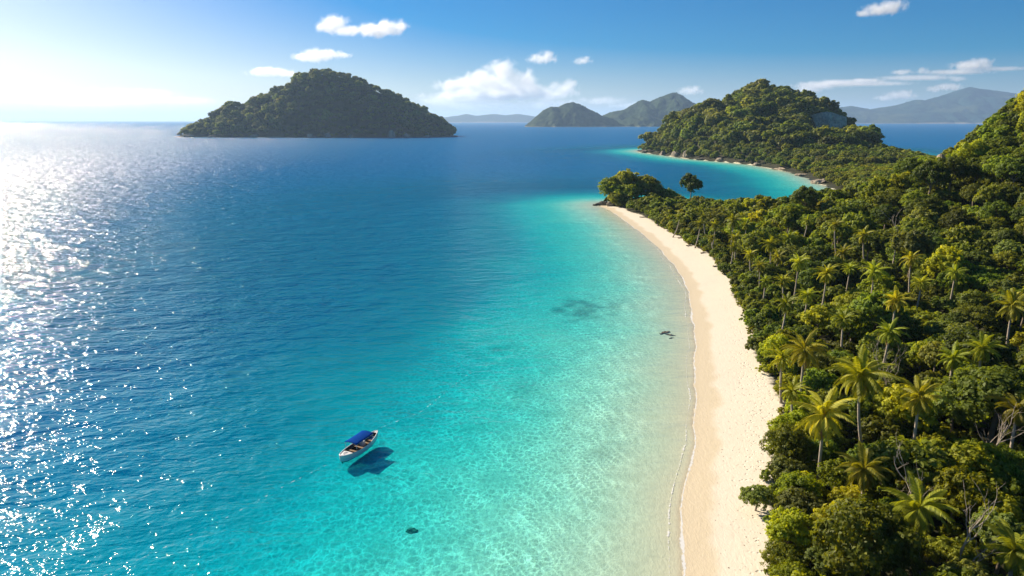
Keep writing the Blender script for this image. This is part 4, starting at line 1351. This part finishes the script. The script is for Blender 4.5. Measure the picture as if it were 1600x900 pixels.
CLOUDS = [
    ([(522, 38, 22, 12), (510, 42, 18, 8), (545, 47, 28, 7), (585, 47, 30, 10), (605, 42, 24, 12), (625, 42, 14, 6)], "white two-humped cloud highest above the conical island"),
    ([(496, 86, 26, 9), (515, 84, 18, 7), (478, 89, 22, 6), (538, 86, 10, 4)], "oval white cloud just above the conical island's peak"),
    ([(424, 113, 32, 6), (410, 111, 18, 5), (445, 116, 22, 4)], "thin flat cloud left of the conical island's peak"),
    ([(760, 130, 40, 18), (785, 112, 26, 16), (735, 135, 35, 14), (710, 134, 28, 10), (815, 128, 30, 18), (835, 140, 22, 12), (790, 142, 55, 13), (765, 150, 80, 8)], "largest billowing white cloud over the middle of the sea"),
    ([(880, 140, 22, 11), (893, 131, 14, 8), (862, 148, 26, 8)], "billowy cloud just right of the largest cloud"),
    ([(846, 92, 20, 7), (856, 86, 13, 7)], "small puffy cloud above the largest cloud"),
    ([(910, 95, 13, 5), (916, 91, 8, 4)], "tiny puffy cloud right of the small puffy one"),
    ([(1375, 15, 26, 8), (1395, 8, 22, 8), (1352, 21, 14, 4)], "slanting wispy cloud at the top right"),
    ([(1520, 102, 28, 7), (1530, 97, 18, 6)], "oval pink-white cloud above the distant mountains"),
    ([(1408, 113, 16, 4), (1442, 109, 9, 5)], "two little linked cloud flecks between headland peak and mountains"),
    ([(1280, 133, 34, 6), (1310, 130, 40, 5), (1262, 140, 22, 6), (1350, 126, 30, 3)], "long low streaky cloud behind the headland peak"),
    ([(1405, 149, 24, 6), (1412, 145, 14, 5), (1385, 153, 18, 4)], "low puffy cloud over the gap between headland and mountains"),
    ([(1480, 136, 22, 5), (1460, 139, 13, 5), (1497, 124, 13, 3.5)], "small broken cloud left of the mountain summit"),
    ([(1078, 142, 18, 6), (1086, 138, 10, 5)], "small bright cloud above the twin-peaked island"),
    ([(1360, 131, 60, 3), (1430, 122, 60, 3.5), (1500, 112, 55, 3.5), (1560, 108, 40, 3)], "faint slanting streak of thin cloud above the distant mountains", .0012),
    ([(60, 150, 90, 12), (200, 148, 80, 9), (270, 158, 70, 8), (130, 158, 110, 10)], "long pale cloud bank on the horizon left of the conical island", .0005),
    ([(690, 158, 40, 8), (760, 165, 70, 7), (860, 163, 60, 8), (940, 158, 40, 6), (1010, 165, 60, 5)], "low hazy cloud bank behind the twin-peaked island", .0009),
]
for c in CLOUDS: cloud(*c)

# ------------------------------------------------------------------ haze: one even volume over sea and islands
hz_m, nt = new_mat("sea_haze"); b = N(nt)
v = b("ShaderNodeVolumePrincipled", {"Color": (.54, .75, 1.0, 1), "Density": 0.000042, "Anisotropy": .25})
b("ShaderNodeOutputMaterial", {"Volume": v.outputs[0]})
hb = MB(); hb.box((0, 15000, 305), (86000, 90000, 690))
# bottom lies below the deepest bed, top above the highest mountain
tag(hb.build("haze", hz_m), kind="stuff")
